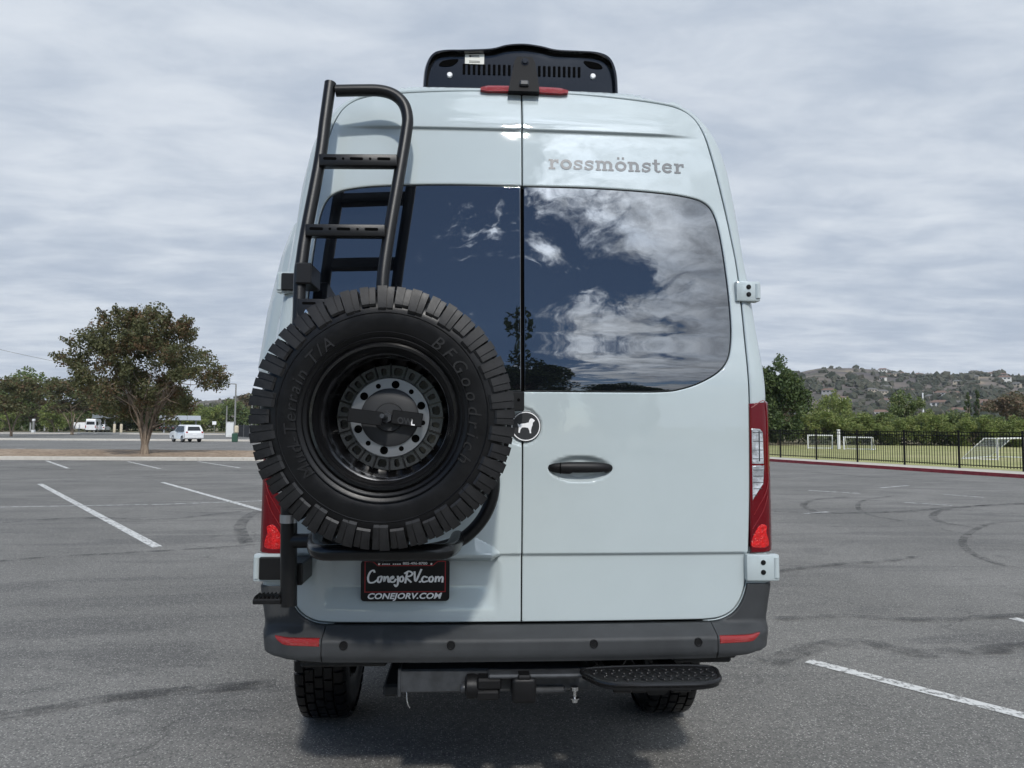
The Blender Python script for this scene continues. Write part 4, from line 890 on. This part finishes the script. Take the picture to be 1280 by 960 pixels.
def tree_meshes(seed, h, w, trunk_h, nclump, nleaf, leaf, m, shape=1.0, stems=1, flat=.5, cs=1.0):
    rng = np.random.default_rng(seed); tb = MB(); cen = []; rad = []
    cz = trunk_h + (h - trunk_h) * .5; rz_ = (h - trunk_h) * .5
    while len(cen) < nclump:
        q = rng.uniform(-1, 1, 3); r = np.linalg.norm(q)
        if r > 1 or r < .12: continue
        wid = 1.0 if q[2] < 0 else (1 - shape * .35 * q[2]); p = np.array([q[0] * w / 2 * wid, q[1] * w / 2 * wid, cz + q[2] * rz_]); cen.append(p); s = w * rng.uniform(.085, .16) * cs; rad.append([s, s, s * flat * 1.3])
    if nleaf > 30000:                               # thin sprays that stick out of the crown
        for k in range(60):
            c = cen[rng.integers(0, nclump)]; o = np.array([c[0], c[1], (c[2] - cz) * 1.1]); o = o / (np.linalg.norm(o) + .1); o[2] = abs(o[2]) * .6 + .3
            for t in (.3, .55, .8, 1.05): cen.append(c + o * w * .052 * t / .6); rad.append([.22 - .1 * t / 1.2] * 3)
    lv, lf = cards(rng, cen, rad, nleaf, leaf)
    for s in range(stems):
        a = 2 * math.pi * s / stems + rng.uniform(0, 1); sp = (.10 if stems == 1 else .42) * w * .5; r0 = h * (.022 if stems == 1 else .0088)
        top = np.array([math.cos(a) * sp, math.sin(a) * sp, trunk_h + (h - trunk_h) * .35]); bs = np.array([math.cos(a), math.sin(a), 0]) * (0 if stems == 1 else r0 * 1.4)
        P = catmull([bs, bs * 1.5 + np.array([0, 0, trunk_h * .35]), (bs + top) / 2 * np.array([.75, .75, 1]) + np.array([0, 0, .05 * h]), top], 4); tb.tube(P, np.linspace(r0, r0 * .45, len(P)), 8)
        near = sorted(range(nclump), key=lambda i: np.linalg.norm(cen[i] - top))[:max(5, int(nclump / stems * .8))]
        for i in near:
            st = P[rng.integers(len(P) // 2, len(P))]; mid = (st + cen[i]) / 2 + rng.normal(size=3) * .03 * w - np.array([0, 0, .02 * h]); tb.tube(catmull([st, mid, cen[i]], 3), np.linspace(r0 * .4, r0 * .08, 7), 5, False)
    me = bpy.data.meshes.new('trunk'); me.from_pydata(tb.v, [], tb.f); me.materials.append(M['bark']); me.polygons.foreach_set('use_smooth', [True] * len(me.polygons))
    return me, crown_mesh('crown', lv, lf, m)
def tree(pair, loc, sc, rz, label, group=None, cat='tree', name='tree'):
    e = empty(name, tuple(loc), rz, label, cat, group); e.scale = sc if hasattr(sc, '__len__') else (sc, sc, sc); obj('trunk', pair[0], None, e, False); obj('crown', pair[1], None, e, False); return e
# the crape myrtle on the island
p = atD(183, 37.6); 
main = tree_meshes(11, 6.9, 7.0, 1.5, 190, 46000, .062, LM['crape'], .95, 8, .75, .50); _tb = MB().tube([(0, 0, -.1), (0, 0, .5), (.02, 0, 1.0), (0, 0, 1.35)], [.22, .15, .15, .09], 12); _m0 = main[0]
_t = tree(main, (p[0], p[1], .22), 1, .4, 'bushy brown green tree with several pale stems on the mulched island left of the van', name='crape_myrtle')
obj('trunk_base', None or (lambda b: (lambda me: (me.from_pydata(b.v, [], b.f), me)[1])(bpy.data.meshes.new('trunk_base')))(_tb), M['bark'], _t)
V = {'crape': tree_meshes(21, 8, 8, 2.2, 34, 5200, .17, LM['crape'], .8, 4), 'dark': tree_meshes(22, 10, 8, .8, 90, 17000, .19, LM['dark'], .7, 1, .8), 'yellow': tree_meshes(23, 7, 8, .6, 44, 6500, .19, LM['yellow'], .5, 3, .7), 'mid': tree_meshes(24, 9, 9, 1.2, 46, 6500, .21, LM['mid'], .6, 1, .7), 'olive': tree_meshes(25, 9, 8, 1.8, 40, 5500, .2, LM['olive'], .6, 2, .6),
     'yellow2': tree_meshes(33, 7, 9, .5, 46, 6500, .19, LM['yellow'], .4, 4, .7), 'mid2': tree_meshes(34, 9, 8, 1.0, 46, 6500, .2, LM['mid'], .8, 2, .7), 'cyp': tree_meshes(35, 12, 1.8, .3, 40, 3000, .16, LM['dark'], 1.6, 1, 1.6)}
def put(kind, px, D, ytop, wpx, label, group=None, base=0.0, h0=None):
    H = {'crape': 8, 'dark': 10, 'yellow': 7, 'mid': 9, 'olive': 9, 'yellow2': 7, 'mid2': 9, 'cyp': 12}[kind]; W = {'crape': 8, 'dark': 8, 'yellow': 8, 'mid': 9, 'olive': 8, 'yellow2': 9, 'mid2': 8, 'cyp': 1.8}[kind]
    a = math.atan((px - 640) / F); Zd = D * math.cos(a); yh = 534 + (px - 640) * math.tan(ROLL); h = (yh - ytop) * Zd / F + CAM[2] - base; w = wpx * Zd / F
    return tree(V[kind], atD(px, D, base), (w / W, w / W, h / H), (px * 1.7) % 6.28, label, group)
GL = 'trees beyond the far lot on the left'
put('crape', 16, 112, 472, 92, 'small brown tinged tree with thin stems at the left edge, past the second kerb', GL)
put('crape', 92, 128, 474, 92, 'brownish tree standing just left of the white far van', GL)
put('mid', 44, 180, 463, 74, 'tallest mid green tree behind the small brown tree on the left', GL)
put('mid2', -4, 176, 474, 66, 'green tree cut by the left edge of the picture', GL)
put('mid', 120, 190, 478, 76, 'mid green tree behind the solar carport and far white van', GL)
put('yellow', 70, 165, 502, 40, 'low light green shrubby tree behind the white notice boards', GL)
put('yellow', 4, 160, 506, 44, 'low light green shrubby tree at the left edge below the brown one', GL)
put('dark', 160, 200, 486, 64, 'dark tree seen through the stems of the large bushy tree', GL)
put('dark', 206, 205, 480, 66, 'dark tree behind the right half of the large bushy tree', GL)
put('yellow2', 222, 195, 508, 44, 'light green tree right of the bushy tree above the white station wagon', GL)
put('yellow', 256, 192, 505, 46, 'light green tree between the white station wagon and the lamp post', GL)
put('mid', 285, 210, 500, 52, 'mid green tree behind the tall lamp post', GL)
put('olive', 312, 220, 488, 60, 'grey green tree beyond the dark screened fence beside the spare wheel', GL)
GRt = 'trees along the far side of the field'
put('dark', 972, 74, 452, 72, 'tall dense dark green tree right beside the van tail light', GRt)
put('dark', 950, 80, 470, 60, 'dark green tree half hidden by the van body', GRt)
for i, (k, px, D, yt, wp, lb) in enumerate([('yellow', 1022, 84, 507, 58, 'rounded light green tree just right of the tall dark tree'), ('yellow2', 1040, 104, 488, 50, 'pointed light green tree rising behind the two far goals'), ('yellow', 1065, 86, 512, 56, 'light green shrub behind the right far goal'), ('mid2', 1100, 88, 512, 50, 'mid green shrub between the far goal and the bushy taller tree'),
        ('mid', 1133, 96, 490, 48, 'taller mid green tree left of the tall white lamp pole'), ('yellow', 1120, 84, 518, 46, 'low light green shrub under the taller mid green tree'), ('yellow2', 1158, 86, 512, 52, 'light green tree at the foot of the tall white lamp pole'), ('mid', 1186, 88, 514, 48, 'mid green shrub right of the tall white lamp pole'),
        ('yellow', 1212, 84, 517, 50, 'light green shrub in front of the two cypresses'), ('mid2', 1236, 90, 515, 46, 'mid green shrub left of the large olive tree'), ('yellow2', 1262, 83, 520, 54, 'light green shrub above the nearest goal'), ('olive', 1262, 110, 487, 66, 'large olive brown tree at the right edge'), ('olive', 1300, 112, 492, 70, 'olive brown tree cut by the right edge'), ('mid', 1290, 86, 518, 50, 'mid green shrub cut by the right edge')]): put(k, px, D, yt, wp, lb, GRt)
put('cyp', 1210, 190, 489, 9, 'left one of two slim cypresses on the right', 'slim cypresses'); put('cyp', 1222, 190, 486, 9, 'right one of two slim cypresses on the right', 'slim cypresses'); put('cyp', 1054, 170, 500, 7, 'slim cypress among the light green trees behind the goals', 'slim cypresses')
# hedge mass that closes the far side of the field
rng = np.random.default_rng(5); cen = []
for i in range(150):
    q = atD(920 + i * 2.9, 90 + rng.uniform(-4, 6)); cen.append((q[0], q[1], rng.uniform(.3, 2.4)))
lv, lf = cards(rng, cen, [[1.6, 1.6, 1.0]] * 150, 14000, .2); tag(obj('field_hedge', crown_mesh('field_hedge', lv, lf, LM['dark']), None, None, False), 'dark undergrowth along the far side of the field', 'hedge', kind='stuff')
cen = []
for i in range(160):
    q = atD(-60 + i * 2.6, 215 + rng.uniform(-12, 12)); cen.append((q[0], q[1], rng.uniform(.5, 5.5)))
lv, lf = cards(rng, cen, [[4, 4, 2.2]] * 160, 12000, .45); tag(obj('lot_hedge', crown_mesh('lot_hedge', lv, lf, LM['dark']), None, None, False), 'dark undergrowth behind the far end of the lot', 'hedge', kind='stuff')
# trees behind the photographer, seen mirrored in the rear window
for x, y, s_, lb in ((-6.0, -37, (1.2, 1.2, 1.45), 'dark tree mirrored in the left rear window beside the spare wheel'), (2.4, -38, (1.15, 1.15, 1.72), 'dark tree mirrored at the bottom of the right rear window'), (-15, -44, 1.3, 'broad tree behind the photographer mirrored in the left window'), (14, -52, 1.1, 'tree behind the photographer mirrored in the right door paint')): tree(V['dark'], (x, y, 0), s_, x, lb, 'trees mirrored in the van')

# ------------------------------------------------------------------ hills
def hillmat():
    m = bpy.data.materials.new('hill_scrub'); m.use_nodes = True; t = m.node_tree; b = t.nodes['Principled BSDF']; c = nd(t, 'ShaderNodeTexCoord').outputs['Object']; c = vmth(t, 'MULTIPLY', c, (1, 1, 1.6)).outputs[0]
    k = mixc(t, ramp(t, noise(t, c, .006, 5, .6), .40, .58), (.090, .080, .079), (.165, .14, .12)); k = mixc(t, mth(t, 'MULTIPLY', ramp(t, noise(t, c, .035, 6, .65), .48, .60), .75), k, (.060, .066, .046)); k = mixc(t, mth(t, 'MULTIPLY', ramp(t, noise(t, c, .012, 4, .6), .60, .66), .7), k, (.30, .245, .175))
    t.links.new(k, b.inputs['Base Color']); b.inputs['Roughness'].default_value = .95; b.inputs['Specular IOR Level'].default_value = .1; return m
RP = Pchip([-1200, -400, 0, 200, 310, 400, 640, 800, 940, 1000, 1030, 1060, 1090, 1125, 1165, 1200, 1245, 1280, 1500, 2400], [524, 517, 514, 508, 500, 497, 491, 486, 481, 471, 466, 466.5, 469, 475, 476.5, 474, 471, 477, 485, 505])
def fbm(x, y):
    v = 0; a = 1
    for k in range(5): v += a * (math.sin(x * 1.3 + 1.7 * k + 2.1 * math.sin(y * .9 + k)) * math.cos(y * 1.1 - k * .7 + 1.4 * math.sin(x * .8 + 2 * k))); x *= 1.93; y *= 1.93; a *= .52
    return v
def hill_h(px, D):
    a = math.atan((px - 640) / F); yh = 534 + (px - 640) * math.tan(ROLL); H = (yh - float(RP(px))) / F * math.cos(a) * 1400
    t = (D - 420) / 980; env = float(sst(-.05, 1.0, t)) ** .85 if t < 1 else 1 - .35 * float(sst(1, 1.9, t)); q = atD(px, D)
    n_ = fbm(q[0] / 190, q[1] / 190); return -4 + (H + 2) * env + n_ * 7 * float(sst(0, .4, t)) * (1 - .75 * float(sst(.8, 1, t)) * (1 - float(sst(1.05, 1.3, t))))
pxs = list(np.linspace(-700, 900, 50)) + list(np.linspace(910, 1400, 110)) + list(np.linspace(1420, 2200, 20)); Ds = list(np.linspace(400, 1500, 64)) + [1700, 2000, 2400]
vs = [(*atD(px, D)[:2], hill_h(px, D)) for D in Ds for px in pxs]; n = len(pxs)
hl = MB().add(vs, [(i * n + j, i * n + j + 1, (i + 1) * n + j + 1, (i + 1) * n + j) for i in range(len(Ds) - 1) for j in range(n - 1)]).build('hills', hillmat(), None, ang=80); tag(hl, kind='structure')
# houses on the hillside
HWt = [(mat('white_render', (.62, .60, .56), .8), 'white walled house with a low roof on the far hillside'), (mat('sand_render', (.42, .36, .28), .8), 'sand coloured house with a low roof on the far hillside'), (mat('grey_render', (.32, .31, .30), .8), 'grey walled house with a low roof on the far hillside')]
RFm = [mat('brown_tiles', (.16, .10, .075), .8), mat('grey_shingles', (.13, .125, .12), .8)]
M['pane'] = mat('dark_pane', (.02, .022, .026), .15)
hv = []
for k, (wm, lb) in enumerate(HWt):
    w = MB().box((0, 0, 1.6), (15, 9, 7.2)).build('wall', wm, None, False).data
    rf = MB().add([(-8.2, -5.2, 5.1), (8.2, -5.2, 5.1), (8.2, 5.2, 5.1), (-8.2, 5.2, 5.1), (-5, 0, 7.6), (5, 0, 7.6)], [(0, 1, 5, 4), (1, 2, 5), (2, 3, 4, 5), (3, 0, 4), (3, 2, 1, 0)]).build('roof', RFm[k % 2], None, False).data
    wi = MB().box((0, -4.52, 3.4), (2.6, .12, 1.7)).build('window', M['pane'], None, False).data; hv.append((w, rf, wi, lb))
for o in [o for o in COL.objects if o.parent is None and o.name.split('.')[0] in ('wall', 'roof', 'window')]: bpy.data.objects.remove(o)
rg_ = random.Random(8); spots = []
while len(spots) < 64:
    px = rg_.choice([rg_.uniform(1095, 1285), rg_.uniform(1120, 1285), rg_.uniform(985, 1110)]); D = rg_.uniform(560, 1380)
    if px < 1100 and not (D < 760 or D > 1340): continue
    if any(abs(px - a) < 5 and abs(D - b_) < 60 for a, b_ in spots): continue
    spots.append((px, D))
spots += [(1042, 1375), (1047, 1380), (1052, 1370)]
for px, D in spots:
    q = atD(px, D, hill_h(px, D)); k = rg_.choice([0, 0, 1, 1, 2]) if px > 1055 or D < 1300 else 0; w, rf, wi, lb = hv[k]; e = empty('hillside_house', tuple(q), -math.atan2(q[0], q[1]) + rg_.uniform(-.5, .5), lb, 'house', 'houses on the hillside'); s_ = rg_.uniform(.5, .85); e.scale = (s_, s_, s_)
    obj('wall', w, None, e, False); obj('roof', rf, None, e, False)
    for x in (-4.4, 0, 4.4): o = obj('window', wi, None, e, False); o.location = (x, 0, 0)
# scrub and trees on the hillside, one mass
bm = bmesh.new(); bmesh.ops.create_icosphere(bm, subdivisions=1, radius=1); iv = np.array([tuple(v.co) for v in bm.verts]); fi = np.array([[v.index for v in f.verts] for f in bm.faces]); bm.free()
rng = np.random.default_rng(4); VV = []; FF = []; c = 0
for i in range(6000):
    px = rng.uniform(930, 1310) if i % 9 else rng.uniform(-100, 900); D = rng.uniform(470, 1420)
    bare = 1000 < px < 1100 and 900 < D < 1335
    if (bare and rng.random() > .06) or (fbm(px / 26, D / 110) < -.25 and rng.random() > .25): continue
    q = atD(px, D, hill_h(px, D)); r = rng.uniform(1.3, 3.6) * (1.7 if rng.random() < .10 else 1); v = iv * (1 + rng.normal(size=(len(iv), 1)) * .22) * np.array([r, r, r * rng.uniform(.7, 1.3)]) + q + np.array([0, 0, r * .4]); VV.append(v); FF.append(fi + c); c += len(iv)
me = crown_mesh('hillside_scrub', np.vstack(VV), np.vstack(FF), leafmat('scrub_leaves', (.040, .050, .030), (.075, .082, .048), (.095, .085, .06), .15)); tag(obj('hillside_scrub', me, None, None, False), 'dark scrub and garden trees covering the far hillside', 'scrub', kind='stuff')
for i, (px, D, h_, w_) in enumerate([(1029, 1385, 13, 9), (1036, 1385, 12, 10), (1050, 1390, 15, 14), (1068, 1390, 11, 10), (1092, 1385, 16, 11), (1131, 1380, 15, 10), (1143, 1375, 17, 16), (1186, 1385, 12, 8), (1216, 1385, 10, 9), (1247, 1375, 19, 18), (1268, 1380, 12, 12)]):
    lb = ['leftmost tree on the skyline, left of the white hilltop house', 'tree on the skyline touching the left of the white hilltop house', 'tree on the skyline behind the white hilltop house', 'round tree on the skyline right of the white hilltop house', 'conical dark tree standing alone on the hill skyline', 'small tree on the skyline left of the broad dark one', 'broad dark tree on the skyline in the middle of the ridge', 'small pointed tree on the right part of the skyline', 'low tree on the right part of the skyline', 'largest dark tree on the skyline at the right', 'last low tree on the skyline at the right edge'][i]
    tree(V['dark'] if i % 3 else V['olive'], atD(px, D, hill_h(px, D) - 1), (w_ / 8, w_ / 8, h_ / 10), i, lb, 'trees on the hill skyline')
# ------------------------------------------------------------------ vehicles and furniture on the far lot
M['carwhite'] = mat('white_car_paint', (.72, .73, .74), .3, coat=1); M['tyre'] = mat('car_tyre', (.02, .02, .02), .7); M['carlamp'] = mat('car_tail_lamp', (.30, .01, .01), .2, coat=.5); M['carblack'] = mat('dark_car_paint', (.02, .022, .025), .3, coat=1); M['hub'] = mat('car_hub', (.3, .3, .31), .4, metal=.8)
def car(name, loc, rz, prof, w, belt, roofk, wheels, glass_side, rear_glass, lamps, label, paint='carwhite', wr=.36, group=None, scale=1.0):
    e = empty(name, tuple(loc), rz, label, 'van' if 'van' in name else 'car', group); e.scale = (scale,) * 3; top = max(z for y, z in prof)
    hw = lambda z: w / 2 * (1 - (1 - roofk) * max(0, (z - belt) / (top - belt)) ** 1.2) * (1 - .06 * max(0, (belt - .35 - z)))
    pr = dens([np.array(p) for p in prof], .25); n = len(pr); b = MB(); vs = []; ks = (-1, -.93, -.6, 0, .6, .93, 1)
    for k in ks:
        ins = .06 if abs(k) == 1 else 0; c = pr.mean(0)
        for y, z in pr: vs.append((k * hw(z), c[0] + (y - c[0]) * (1 - ins * .35), z - ins * (z > c[1]) + ins * .3 * (z < c[1])))
    b.add(vs, [(i * n + j, i * n + (j + 1) % n, (i + 1) * n + (j + 1) % n, (i + 1) * n + j) for i in range(len(ks) - 1) for j in range(n)])
    for i, fl_ in ((0, 1), (len(ks) - 1, -1)):
        V2, E2, F2, *_ = delaunay_2d_cdt([Vector(p) for p in pr], [(k, (k + 1) % n) for k in range(n)], [], 1, 1e-6)
        b.f += [tuple(i * n + int(np.argmin(np.sum((pr - np.array((V2[q].x, V2[q].y))) ** 2, 1))) for q in f) for f in F2]
    b.build('body', M[paint], e, ang=38, recalc=True)
    for poly in glass_side:
        for g in (-1, 1): MB().prism(poly, lambda y, z: (g * (hw(z) + .004), y, z), lambda y, z: (g * (hw(z) - .03), y, z)).build('side_window', M['pane'], e, False, recalc=True)
    MB().prism(rear_glass, lambda x, z: (x, RGY(z, pr) - .012, z), lambda x, z: (x, RGY(z, pr) + .03, z)).build('rear_window', M['pane'], e, False, recalc=True)
    for x0, x1, z0, z1 in lamps:
        for g in (-1, 1): MB().box((g * (x0 + x1) / 2, RGY((z0 + z1) / 2, pr) + .02, (z0 + z1) / 2), (x1 - x0, .09, z1 - z0), .01).build('tail_lamp', M['carlamp'], e)
    for y in wheels:
        for g in (-1, 1):
            o = MB().lathe(tyre_prof(wr, .12, wr * .6), 24, 'X').build('wheel', M['tyre'], e); o.location = (g * (w / 2 - .12), y, wr); MB().lathe([(0, g * .10), (wr * .6, g * .09), (wr * .61, 0)], 20, 'X').build('hub', M['hub'], o)
    MB().box((0, prof[0][0] + .06, .55), (w * .97, .16, .22), .04).build('bumper', M[paint], e); MB().box((0, RGY(.80, pr) - .006, .80), (.42, .012, .13)).build('number_plate', M['white'], e)
    return e
def RGY(z, pr):
    half = pr[pr[:, 0] < pr[:, 0].min() + 1.1]; zz = np.unique(np.round(half[:, 1], 3)); return float(np.interp(z, zz, [half[np.abs(half[:, 1] - q) < .002][:, 0].min() for q in zz]))
suv = [(0, .42), (-.02, .95), (.10, 1.10), (.42, 1.72), (.75, 1.80), (2.4, 1.82), (2.75, 1.76), (3.45, 1.18), (4.55, 1.05), (4.80, .85), (4.82, .42), (4.3, .32), (.5, .32)]
p = atZ(243, 553); car('station_wagon', (p[0], p[1], 0), R(40), suv, 1.88, 1.08, .78, (1.0, 3.75), [[(.55, 1.14), (1.25, 1.12), (1.25, 1.66), (.80, 1.68)], [(1.33, 1.12), (2.2, 1.12), (2.2, 1.68), (1.33, 1.68)], [(2.28, 1.12), (3.2, 1.16), (2.75, 1.66), (2.28, 1.68)]], [(-.66, 1.20), (.66, 1.20), (.56, 1.62), (-.56, 1.62)], [(.68, .86, .85, 1.12)], 'white station wagon parked right of the bushy tree, seen from behind at an angle', scale=.9)
vanp = [(0, .45), (-.02, 1.2), (.03, 2.5), (.12, 2.72), (.6, 2.78), (4.2, 2.76), (4.6, 2.6), (5.5, 1.5), (6.2, 1.2), (6.3, .8), (6.3, .42), (5, .36), (1, .36)]
p = atD(114.5, 172); car('parked_van', (p[0], p[1], 0), R(14), vanp, 2.0, 1.5, .86, (1.2, 5.1), [[(.5, 1.5), (1.9, 1.5), (1.9, 2.2), (.5, 2.2)], [(4.3, 1.5), (5.2, 1.55), (4.75, 2.2), (4.3, 2.2)]], [(-.78, 1.55), (.78, 1.55), (.72, 2.2), (-.72, 2.2)], [(.82, .96, .9, 1.4)], 'white high roof van parked far off beside the white boards', scale=1.0)
p = atD(125.5, 176); sedan = [(0, .42), (-.02, .95), (.3, 1.05), (.95, 1.42), (2.2, 1.45), (3.0, 1.05), (4.3, .9), (4.5, .42), (4, .32), (.5, .32)]
car('parked_car', (p[0], p[1], 0), R(14), sedan, 1.8, 1.0, .75, (.85, 3.6), [[(.9, 1.06), (1.6, 1.04), (1.6, 1.36), (1.15, 1.36)], [(1.66, 1.04), (2.6, 1.06), (2.15, 1.38), (1.66, 1.38)]], [(-.6, 1.08), (.6, 1.08), (.5, 1.34), (-.5, 1.34)], [(.6, .82, .75, .95)], 'white car parked against the right side of the far white van', scale=1.15)
for px, lb in ((205, 'dark car far off under the solar carport, left one'), (214, 'dark car far off under the solar carport, right one')):
    p = atD(px, 178); car('parked_car', (p[0], p[1], 0), R(-20), sedan, 1.8, 1.0, .75, (.85, 3.6), [[(.9, 1.06), (1.6, 1.04), (1.6, 1.36), (1.15, 1.36)], [(1.66, 1.04), (2.6, 1.06), (2.15, 1.38), (1.66, 1.38)]], [(-.6, 1.08), (.6, 1.08), (.5, 1.34), (-.5, 1.34)], [(.6, .82, .75, .95)], lb, 'carblack', group='dark cars under the solar carport', scale=1.15)
# solar carports
M['solar'] = mat('solar_panel', (.25, .27, .30), .3, coat=.5); M['galv'] = mat('galvanised_steel', (.40, .41, .42), .5, metal=.3)
def carport(px0, px1, D, zt, label):
    a, b_ = atD(px0, D), atD(px1, D); c = (a + b_) / 2; L = np.linalg.norm(b_ - a); e = empty('solar_carport', (c[0], c[1], 0), math.atan2(b_[1] - a[1], b_[0] - a[0]), label, 'carport', 'solar carports'); n = max(3, int(L / 3)); k = L / n
    for i in range(n):
        for j in range(2): MB().box((-L / 2 + (i + .5) * k, (j - .5) * 2.7, zt + .30 + (j - .5) * .48), (k - .06, 2.72, .06), 0, Matrix.Rotation(R(10), 3, 'X')).build('solar_panel', M['solar'], e, False)
    for y in (-1.6, 1.6): MB().box((0, y, zt + .16 + y * .17), (L, .14, .2)).build('purlin', M['galv'], e, False)
    for i in range(3):
        x = -L * .38 + L * .38 * i; MB().box((x, 0, zt / 2), (.3, .3, zt)).build('column', M['galv'], e, False); MB().box((x, 0, zt + .1), (.2, 4.4, .2), 0, Matrix.Rotation(R(10), 3, 'X')).build('beam', M['galv'], e, False)
carport(116, 148, 182, 3.2, 'grey solar panel carport behind the far white van'); carport(200, 252, 160, 2.75, 'long grey solar panel carport above the white station wagon'); carport(34, 80, 200, 3.6, 'pale carport roof at the left behind the small brown tree')
M['beige'] = mat('beige_paint', (.52, .45, .33), .7); M['green'] = mat('green_bin', (.015, .06, .035), .5); M['pole'] = mat('pole_paint', (.20, .20, .19), .5); M['cabinet'] = mat('white_cabinet', (.62, .63, .62), .6); M['screen'] = mat('dark_screen', (.02, .022, .026), .8)
for px, lb in ((144.5, 'left one of two beige bollards right of the far white car'), (153, 'right one of two beige bollards right of the far white car')):
    p = atD(px, 165); o = MB().lathe([(0, 1.75), (.2, 1.72), (.26, 1.6), (.26, 0)], 14, 'Z').build('bollard', M['beige'], None); o.location = tuple(p); tag(o, lb, 'bollard', 'beige bollards')
for px, lb in ((96.5, 'left one of two blank white boards beside the far white van'), (103.8, 'right one of two blank white boards beside the far white van')):
    p = atD(px, 170); e = empty('notice_board', tuple(p), 0, lb, 'board', 'white boards'); MB().box((0, 0, 1.35), (1.25, .08, 1.3), .02).build('panel', M['white'], e)
    for x in (-.5, .5): MB().box((x, .05, .45), (.08, .08, .9)).build('leg', M['pole'], e, False)
p = atD(43.5, 150); e = empty('kiosk_post', tuple(p), 0, 'grey post with pale base standing by the left trees', 'post'); MB().box((0, 0, .35), (.5, .5, .5), .04).build('base', M['cabinet'], e); MB().box((0, 0, 1.4), (.3, .3, 1.4), .04).build('shaft', M['pole'], e); MB().box((0, 0, 2.3), (.4, .4, .4), .05).build('head', M['cabinet'], e)
def lamp_post(px, D, h, label, arm=True, m='pole', base=0.0):
    p = atD(px, D, base); e = empty('lamp_post', tuple(p), 0, label, 'lamp post'); MB().tube([(0, 0, 0), (0, 0, h / 2), (0, 0, h)], [.13, .11, .08], 8).build('pole', M[m], e)
    if arm: MB().tube([(0, 0, h), (-.5, 0, h + .02), (-1.0, 0, h + .02)], .05, 6).box((-1.1, 0, h + .02), (.6, .3, .12), .03).build('lamp_head', M[m], e)
    return e
lamp_post(294.5, 92, 6.6, 'tall grey lamp post left of the spare wheel with an arm to the left'); lamp_post(284, 118, 4.6, 'shorter bare pole beside the tall lamp post', False); lamp_post(315.5, 120, 5.8, 'bare pole behind the dark screened fence next to the spare wheel', False)
lamp_post(1154, 104, 6.3, 'tall white lamp pole rising from the light green trees on the right', False, 'goal')
p = atZ(293.5, 552.5); e = empty('litter_bin', tuple(p), .2, 'green litter bin with a beige hood left of the spare wheel', 'bin'); MB().box((0, 0, .42), (.52, .5, .84), .05).build('bin_body', M['green'], e); MB().box((.12, 0, 1.22), (.38, .42, .72), .08).build('hood', M['beige'], e)
p = atD(288.5, 104); e = empty('utility_cabinet', tuple(p), .3, 'pale utility cabinet behind the green litter bin', 'cabinet'); MB().box((0, 0, 1.0), (.95, .8, 2.0), .04).build('case', M['cabinet'], e); MB().box((0, 0, 2.03), (1.05, .9, .08), .02).build('lid', M['cabinet'], e); MB().box((.1, -.41, 1.0), (.6, .02, 1.6), .005).build('door', M['cabinet'], e)
p = atD(269, 140); e = empty('small_sign', tuple(p), 0, 'small white sign on a thin post right of the station wagon', 'sign'); MB().tube([(0, 0, 0), (0, 0, 1), (0, 0, 2)], .05, 6).build('post', M['pole'], e); MB().box((0, -.06, 2.0), (.7, .04, .6), .01).build('panel', M['white'], e)
a, b_ = atD(299, 105), atD(345, 92); c = (a + b_) / 2; L = np.linalg.norm(b_ - a); e = empty('screened_fence', tuple(c), math.atan2(b_[1] - a[1], b_[0] - a[0]), 'dark screened fence behind the green litter bin', 'fence'); n = 6
for i in range(n): MB().box((-L / 2 + (i + .5) * L / n, 0, .85), (L / n - .06, .03, 1.6)).build('screen_panel', M['screen'], e, False)
for i in range(n + 1): MB().tube([(-L / 2 + i * L / n, 0, 0), (-L / 2 + i * L / n, 0, .9), (-L / 2 + i * L / n, 0, 1.75)], .04, 6).build('post', M['pole'], e)
# overhead wire down to the tall lamp post
top = atD(294.5, 92, 6.55); far = atD(-140, 95, 0); far[2] = 1.6 + 10.2
w = [top + (far - top) * t + np.array([0, 0, -1.1 * math.sin(math.pi * t)]) for t in np.linspace(0, 1, 20)]
tag(MB().tube(w, .022, 5).build('overhead_wire', M['pole'], None), 'thin dark overhead wire running from the left edge into the bushy tree', 'wire')
# ------------------------------------------------------------------ thin haze that greys the hills
hm = bpy.data.materials.new('thin_haze'); hm.use_nodes = True; t = hm.node_tree; t.nodes.clear()
pvn = nd(t, 'ShaderNodeVolumePrincipled', {'Color': (.90, .94, 1.0, 1), 'Density': .00010, 'Anisotropy': .0}); ho = nd(t, 'ShaderNodeOutputMaterial'); t.links.new(pvn.outputs[0], ho.inputs['Volume'])
tag(MB().box((0, 800, 84), (3700, 3700, 172)).build('haze', hm, None, False), kind='stuff')
